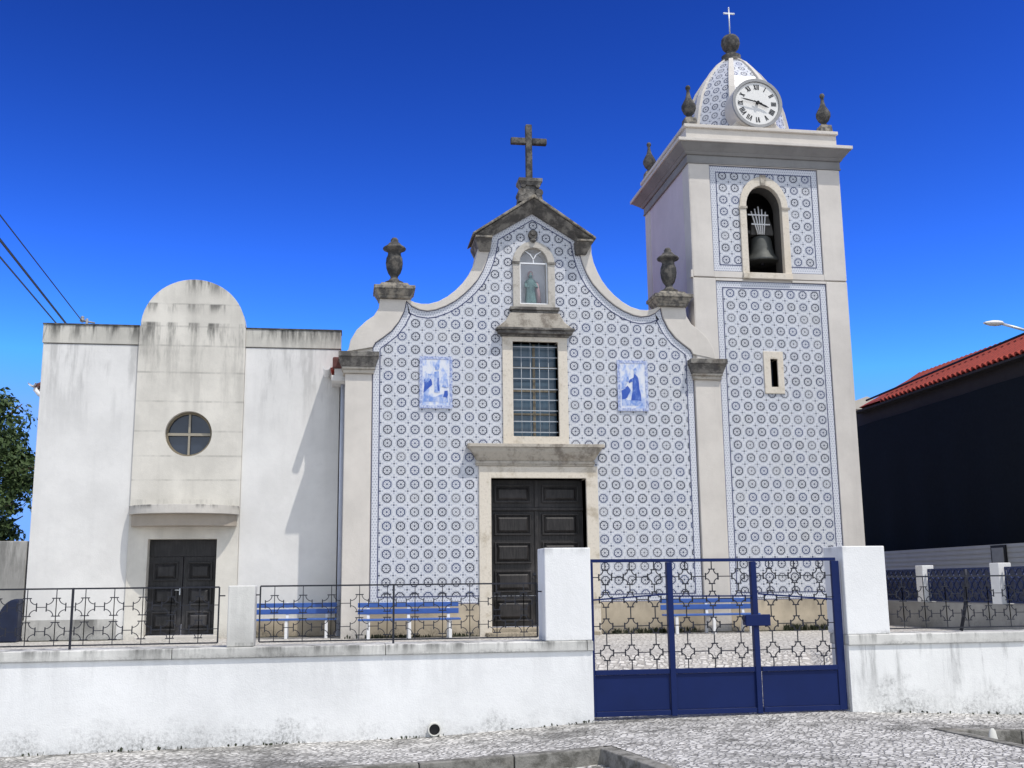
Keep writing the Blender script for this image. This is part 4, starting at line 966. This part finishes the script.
GY = -8.80
K = 13.16 / 12.90
gt = thing('metal_gate', 'blue metal gate with three sheet panels and iron scrollwork between white pillars', 'gate', (2.08, GY, -1.36))
GX = [.50, 1.475, 2.56, 3.63]
GZ0, GZ1, GP = -1.34, .50, -.80
mb = MB().box(.485, 3.66, GY - .02, GY + .02, GZ1 - .02, GZ1 + .02); mb.box(.482, .512, GY - .02, GY + .02, GZ0, GZ1 - .021)
mb.box(3.60, 3.70, GY - .02, GY + .03, GZ0, GZ1 - .021)
mb.build('gate_frame', MT['blue'], gt, bevel=.004)
mb = MB()
for x in GX[1:3]: MB().box(x - .035, x + .035, GY - .04, GY + .045, GZ0 - .01, GZ1 - .022).build('gate_post', MT['blue'], gt, bevel=.006)
ED = [(.513, 1.438), (1.512, 2.538), (2.612, 3.598)]
for i, (a, b) in enumerate(ED):
    mb = MB().box(a, b, GY - .004, GY + .004, GZ0 + .06, GP - .06)
    mb.box(a, b, GY - .025, GY + .025, GP - .058, GP); mb.box(a, b, GY - .025, GY + .025, GZ0, GZ0 + .058)
    mb.build('sheet_panel', MT['blue'], gt, bevel=.004)
    L = lattice(a, b, GP, GZ1 - .02, 3 if i == 1 else 3, (-.60, -.285, .03, .30), GY, .08, .088, .008, .036)
    L.build('scrollwork', MT['iron'], gt)
for (x0, z0, x1, z1) in ((.50, .03, 1.44, .09), (1.51, .065, 2.54, .055), (2.61, .08, 3.60, .0)): MB().tube([(x0, GY - .02, z0), (x1, GY - .02, z1)], .013, 4).build('brace_bar', MT['blue'], gt)
mb = MB().box(2.42, 2.74, GY - .06, GY - .042, -.31, -.17); mb.box(2.42, 2.538, GY - .04, GY + .06, -.30, -.18); mb.build('lock_box', MT['blue'], gt, bevel=.008)

# ------------------------------------------------------------------ benches
def bench(x, y, label, first=None, rz=0):
    if first:
        b = copy_tree(first); b.location = (x, y, -.79); b['label'] = label; b.rotation_euler = (0, 0, rz); return b
    b = thing('slatted_bench', label, 'bench', (x, y, -.79), 'blue slatted benches', rz)
    for z0, z1, yy in ((.60, .69, .19), (.47, .57, .16)): MB().box(-.98, .98, yy - .02, yy + .015, z0, z1).build('backrest_slat', MT['bench_blue'], b, .008, True)
    for yy in (-.22, -.09, .04): MB().box(-.98, .98, yy - .055, yy + .055, .355, .39).build('seat_slat', MT['bench_blue'], b, .008, True)
    for lx in (-.78, 0, .78):
        mb = MB(); w = .028
        prof = [[(-.26, 0), (-.20, 0), (-.20, .32), (.10, .32), (.20, 0), (.26, 0), (.165, .38), (.23, .70), (.205, .70), (.13, .352), (-.26, .352)]]
        mb.prism(prof[0], [], lx - w, lx + w, fn=lambda a, c, q: (q, a, c))
        mb.f = [tuple(reversed(f)) for f in mb.f] if False else mb.f
        mb.build('leg_frame', MT['bench_white'], b, .005, True)
    return b
b0 = bench(-1.25, -.55, 'blue slatted bench with white legs left of the church door')
bench(-3.62, .5, 'blue slatted bench half in shade in front of the chapel wall', b0)
bench(4.82, -.5, 'blue slatted bench against the tower seen through the gate', b0, .03)

# weeds at the foot of the walls
def weeds(name, spots, label):
    mb = MB()
    for (x, y, n_, h, zb) in spots:
        for i in range(n_):
            a = rnd.uniform(0, 2*PI); L = rnd.uniform(.4, 1) * h; px = x + rnd.uniform(-.15, .15); py = y + rnd.uniform(-.06, .06); tilt = rnd.uniform(.1, .6)
            d = Vector((math.cos(a) * tilt, math.sin(a) * tilt, 1)).normalized(); s_ = Vector((-math.sin(a), math.cos(a), 0)) * rnd.uniform(.008, .02)
            p = Vector((px, py, zb if zb is not None else gz(px))); m_ = p + d * L * .6
            mb.add([p - s_ * .4, p + s_ * .4, m_ + s_, p + d * L, m_ - s_], [(0, 1, 2, 3, 4)])
    tag(mb.build(name, MT['weed']), label, kind='stuff')
sp = [(rnd.uniform(2.8, 4.6), -.12, 16, .15, -.79) for _ in range(20)] + [(rnd.uniform(6.6, 8.4), -.12, 18, .18, -.79) for _ in range(24)] + [(rnd.uniform(-2.4, .1), -.12, 10, .1, -.79) for _ in range(20)]
weeds('weeds', sp, 'low dark weeds growing along the foot of the church wall')
sp = [(rnd.uniform(-6, .4) if rnd.random() < .55 else rnd.uniform(3.8, 6.5), -8.90, rnd.randint(3, 8), rnd.uniform(.02, .06), None) for _ in range(34)]
weeds('weeds', sp, 'tiny weeds in the joint between pavement and white boundary wall')
mb = MB()
for (a, b, y0) in ((-2.0, .18, -.16), (2.7, 8.5, -.15), (-8.7, -6.9, D - .14), (-4.6, -2.6, D - .14)): mb.box(a, b, y0, y0 + .118, -.785, -.775)
o = mb.build('dirt_strip', MT['moss']); o['kind'] = 'structure'

# ------------------------------------------------------------------ left: grey wall, dark shape, trees, cables
gw = MB().box(-14, -8.83, 1.22, 1.5, -1.7, 1.19)
tag(gw.build('yard_wall', MT['grey_wall'], bevel=.02), 'tall grey rendered yard wall with dark streaks beside the chapel', 'wall')
prof_ = [(-8.812, -.79)] + [(-8.812 - .44 * math.sin(PI/2 * i / 12) ** .8, -.79 + .84 * math.cos(PI/2 * i / 12) ** .9) for i in range(12)] + [(-9.25, -.79)]
mb = MB().prism(prof_, [], .86, 1.2)  # rounded dark blue prism filling the corner beside the chapel
tag(mb.build('dark_rounded_shape', MT['dark_shape'], bevel=.03), 'dark blue rounded shape at the left corner of the chapel', 'bundle')

def tree(x, y, h, r, label, seed, nleaf=5200, low=.22):
    R = random.Random(seed)
    t = thing('broadleaf_tree', label, 'tree', (x, y, -1.2), 'dark trees behind the yard wall')
    mb = MB().tube([(x, y, -1.3), (x + .1, y, h * .2), (x + .05, y + .1, h * .45), (x, y, h * .75)], .2, 10, .05)
    tips = []
    for i in range(14):
        a = R.uniform(0, 2*PI); z0 = h * R.uniform(.15, .65); L = r * R.uniform(.6, 1.0); z1 = z0 + R.uniform(.3, 1.6)
        p = [(x, y, z0), (x + math.cos(a) * L * .5, y + math.sin(a) * L * .5, z0 + (z1 - z0) * .6), (x + math.cos(a) * L, y + math.sin(a) * L, z1)]
        mb.tube(p, .06, 6, .015); tips.append(Vector(p[2])); tips.append(Vector(p[1]))
    mb.build('trunk', MT['trunk'], t)
    cl = []
    for i in range(80):
        a = R.uniform(0, 2*PI); q = R.uniform(-1, 1); rr = r * R.uniform(.25, 1.0); s_ = math.sqrt(1 - q*q)
        zc = h * .5; cl.append((Vector((x + rr * s_ * math.cos(a), y + rr * s_ * math.sin(a), zc + (h * .42) * q * R.uniform(.6, 1.0))), R.uniform(.35, .75)))
    mb = MB()
    for i in range(nleaf):
        c, cr = cl[R.randrange(len(cl))]
        d = Vector((R.gauss(0, 1), R.gauss(0, 1), R.gauss(0, .8))); d = d.normalized() * cr * R.random() ** .4
        p = c + d; s_ = R.uniform(.05, .11); nrm = (d.normalized() + Vector((R.uniform(-1, 1), R.uniform(-1, 1), R.uniform(-.2, 1.2)))).normalized()
        u = nrm.orthogonal().normalized(); v = nrm.cross(u); a = R.uniform(0, 2*PI); u2 = u * math.cos(a) + v * math.sin(a); v2 = nrm.cross(u2)
        mb.add([p - u2 * s_, p - v2 * s_ * .45 + nrm * s_ * .1, p + u2 * s_, p + v2 * s_ * .45 + nrm * s_ * .1], [(0, 1, 2, 3)])
    mb.build('crown', MT['leaf'], t)
tree(-12.4, 9.0, 6.4, 2.1, 'dark green tree rising over the grey wall beside the chapel', 5, 17000)
tree(-15.6, 11.5, 6.0, 2.4, 'dark green tree standing further left beyond the first', 6, 9000)

def cable(P, r, label):
    tag(MB().tube(P, r, 6).build('overhead_cable', MT['cable']), label, 'cable', 'overhead cables on the left')
def sag(a, b, s_, n=14): return [tuple(Vector(a).lerp(Vector(b), t / n) - Vector((0, 0, s_ * 4 * (t/n) * (1 - t/n)))) for t in range(n + 1)]
def through(p, q, t0, t1): p, q = Vector(p), Vector(q); return [tuple(p + (q - p) * (t0 + (t1 - t0) * i / 10)) for i in range(11)]
cable(through((-9.33, 4, 6.4), (-8.12, -4, 5.55), -.3, 1.9), .016, 'lowest of the three thin cables reaching the chapel roof')
cable(through((-9.11, 4, 6.4), (-8.14, -4, 5.84), -.3, 1.9), .024, 'thicker middle cable of the three above the chapel roof')
cable(through((-8.73, 4, 6.44), (-8.17, -4, 6.26), 0, 1.9), .012, 'highest of the three cables, ending at a small roof bracket')
mb = MB().tube([(-8.62, 4.02, 5.1), (-8.62, 4.02, 6.5)], .03, 8); mb.lathe([(.02, 6.40), (.06, 6.43), (.06, 6.47), (.03, 6.50), (.05, 6.53), (.01, 6.56)], -8.72, 4.0, 12); mb.tube([(-8.74, 4.02, 6.45), (-8.44, 4.02, 6.40)], .022, 6)
tag(mb.build('cable_bracket', MT['rim']), 'small grey insulator bracket on the chapel roof edge', 'bracket')

# ------------------------------------------------------------------ right: neighbour's wall, dark building, lamp
nw = thing('side_wall', 'grey side wall with blue lattice panels and white pillars right of the tower', 'wall', (10.05, -1, -1.5))
MB().box(9.95, 10.2, -8.38, 16, -1.7, -.26).build('wall_base', MT['grey_wall'], nw)
ys = [3.25, .42, -2.38, -5.2, -8.0]
for y in ys:
    mb = MB().box(9.95, 10.22, y - .15, y + .15, -.258, .53); mb.build('wall_pillar', MT['pillar'], nw, bevel=.012)
for a, b in zip(ys, ys[1:]):
    mb = MB(); y1, y0 = a - .2, b + .2; z0, z1 = -.22, .44
    mb.tube([(10.05, y0, z0), (10.05, y1, z0)], .018, 4); mb.tube([(10.05, y0, z1), (10.05, y1, z1)], .018, 4)
    n = 11; w = (y1 - y0) / n; amp = w * .5
    for k in range(n + 1):
        for s_ in (-1, 1):
            mb.tube([(10.05, min(y1, max(y0, y0 + w * k + s_ * amp * math.sin(2*PI*1.5*t/12))), z0 + (z1 - z0) * t / 12) for t in range(13)], .016, 4)
    mb.build('lattice_panel', MT['blue_iron'], nw)
mb = MB().box(10.12, 10.13, -8.0, 3.2, -.21, .43); mb.build('mesh_screen', simple('blue_grey_screen', (.10, .11, .16), .7, var=.3, scale=20), nw)
fs_ = MB().box(12.3, 12.34, -6, 16, -1.6, 1.0).build('sheet_fence', MT['sheet'])
tag(fs_, 'grey ribbed metal sheet fence under the dark building', 'fence')
nbx = MB().box(12.24, 12.28, -2.0, -1.4, .30, .98)
nb = thing('notice_board', 'small dark framed board on the grey sheet fence at the right edge', 'board', (12.26, 1.1, .3))
mb = MB().box(12.25, 12.295, .72, 1.28, .40, .98); mb.build('board_frame', MT['black'], nb); MB().box(12.235, 12.249, .78, 1.22, .46, .92).build('board_panel', MT['rim'], nb)
db = thing('dark_building', 'large dark building wrapped in black netting under a red tiled roof', 'building', (16, 0, -1.5))
MB().box(13.3, 18, -9, 11.9, -1.7, 5.35).build('building_wall', MT['brown_wall'], db)
mb = MB(); vs = []; fs = []
ny, nz_ = 44, 8
for j in range(nz_ + 1):
    for i in range(ny + 1):
        y = -9 + 20.95 * i / ny; z = .6 + (4.92 - .6) * j / nz_; vs.append((13.2 - .05 * math.sin(i * 1.7) * (1 - j / nz_) - .02 * math.sin(j * 2 + i), y, z))
for j in range(nz_):
    for i in range(ny): q = j * (ny+1) + i; fs.append((q, q + ny + 1, q + ny + 2, q + 1))
mb.add(vs, fs, True); mb.build('black_netting', MT['net'], db)
mb = MB()
corrugated(mb, (12.98, -9.3, 5.42), (12.98, 7.3, 5.42), (1.3, 0, .82), 74, .045)
corrugated(mb, (19.5, -9.3, 3.9), (19.5, 7.3, 3.9), (-5.2, 0, 2.34), 60, .035)
mb.add([(12.98, 7.3, 5.42), (12.98, 8.6, 5.42), (14.28, 7.3, 6.24), (19.5, 8.6, 3.9), (19.5, 7.3, 3.9)], [(0, 2, 1), (1, 2, 3), (2, 4, 3)])
rf = mb.build('tiled_roof', MT['roof'], db)
MB().box(13.0, 13.28, -9.2, 9.1, 5.30, 5.36).build('soffit', MT['brown_wall'], db)
mb = MB(); pts = []
for i in range(12):
    y = 8.2 - i * 1.0; f = .08 + .86 * min(1, i / 8.0); pts.append((12.98 + 1.3 * f - .05, y, 5.42 + .82 * f + .09))
pts.append((13.2, pts[-1][1] - .1, 5.55))
mb.tube(pts, .03, 6); mb.build('roof_cable', MT['cable'], db)
fh = thing('distant_house', 'small pale house roof peeking out behind the tower on the right', 'house', (25.2, 32, -1.5))
MB().box(22.6, 26.0, 30, 35, -1.8, 8.95).build('house_wall', MT['far_wall'], fh)
mb = MB().prism([(22.4, 8.95), (26.2, 8.95), (24.2, 9.62)], [], 29.7, 35.3); mb.build('house_roof', MT['far_wall'], fh)
sl_ = thing('street_lamp', 'pale street lamp head on a curved arm at the right edge', 'street lamp', (13.2, -1, -1.5))
mb = MB().tube([(13.2, -1, -1.6), (13.2, -1, 5.0)], .07, 10, .05); mb.build('lamp_post', MT['steel'], sl_)
MB().tube([(13.2, -1, 5.0), (12.9, -1, 5.25), (12.5, -1, 5.45), (12.06, -1, 5.56), (11.56, -1, 5.68)], .03, 8).build('lamp_arm', MT['steel'], sl_)
MB().lathe([(.02, 0), (.06, .03), (.085, .15), (.085, .32), (.06, .42), (.03, .46)], 0, 0, 14)
mb = MB(); L = [(.0, .03), (.06, .07), (.15, .085), (.28, .08), (.38, .05), (.44, .03)]
vs = []; fs = []; n = 12
for (d, r) in L:
    for i in range(n):
        a = 2*PI*i/n; vs.append((11.58 - d, -1 + r * 1.5 * math.cos(a), 5.69 + r * .7 * math.sin(a)))
for k in range(len(L) - 1):
    for i in range(n): j = (i+1) % n; fs.append((k*n+i, k*n+j, (k+1)*n+j, (k+1)*n+i))
fs += [tuple(range(n)), tuple(reversed(range((len(L)-1)*n, len(L)*n)))]
mb.add(vs, fs, True); mb.build('lamp_head', MT['white_metal'], sl_)
st_ = MB().lathe([(.055, gz(4.6) - .16), (.065, gz(4.6) - .10), (.045, gz(4.6) - .04), (.035, gz(4.6) + .02), (.015, gz(4.6) + .05)], 4.42, -10.72, 10, ex=1.1, ey=.7)
tag(st_.build('pale_stone', MT['pvc']), 'small pale stone leaning by the kerb at the lower right', 'stone')
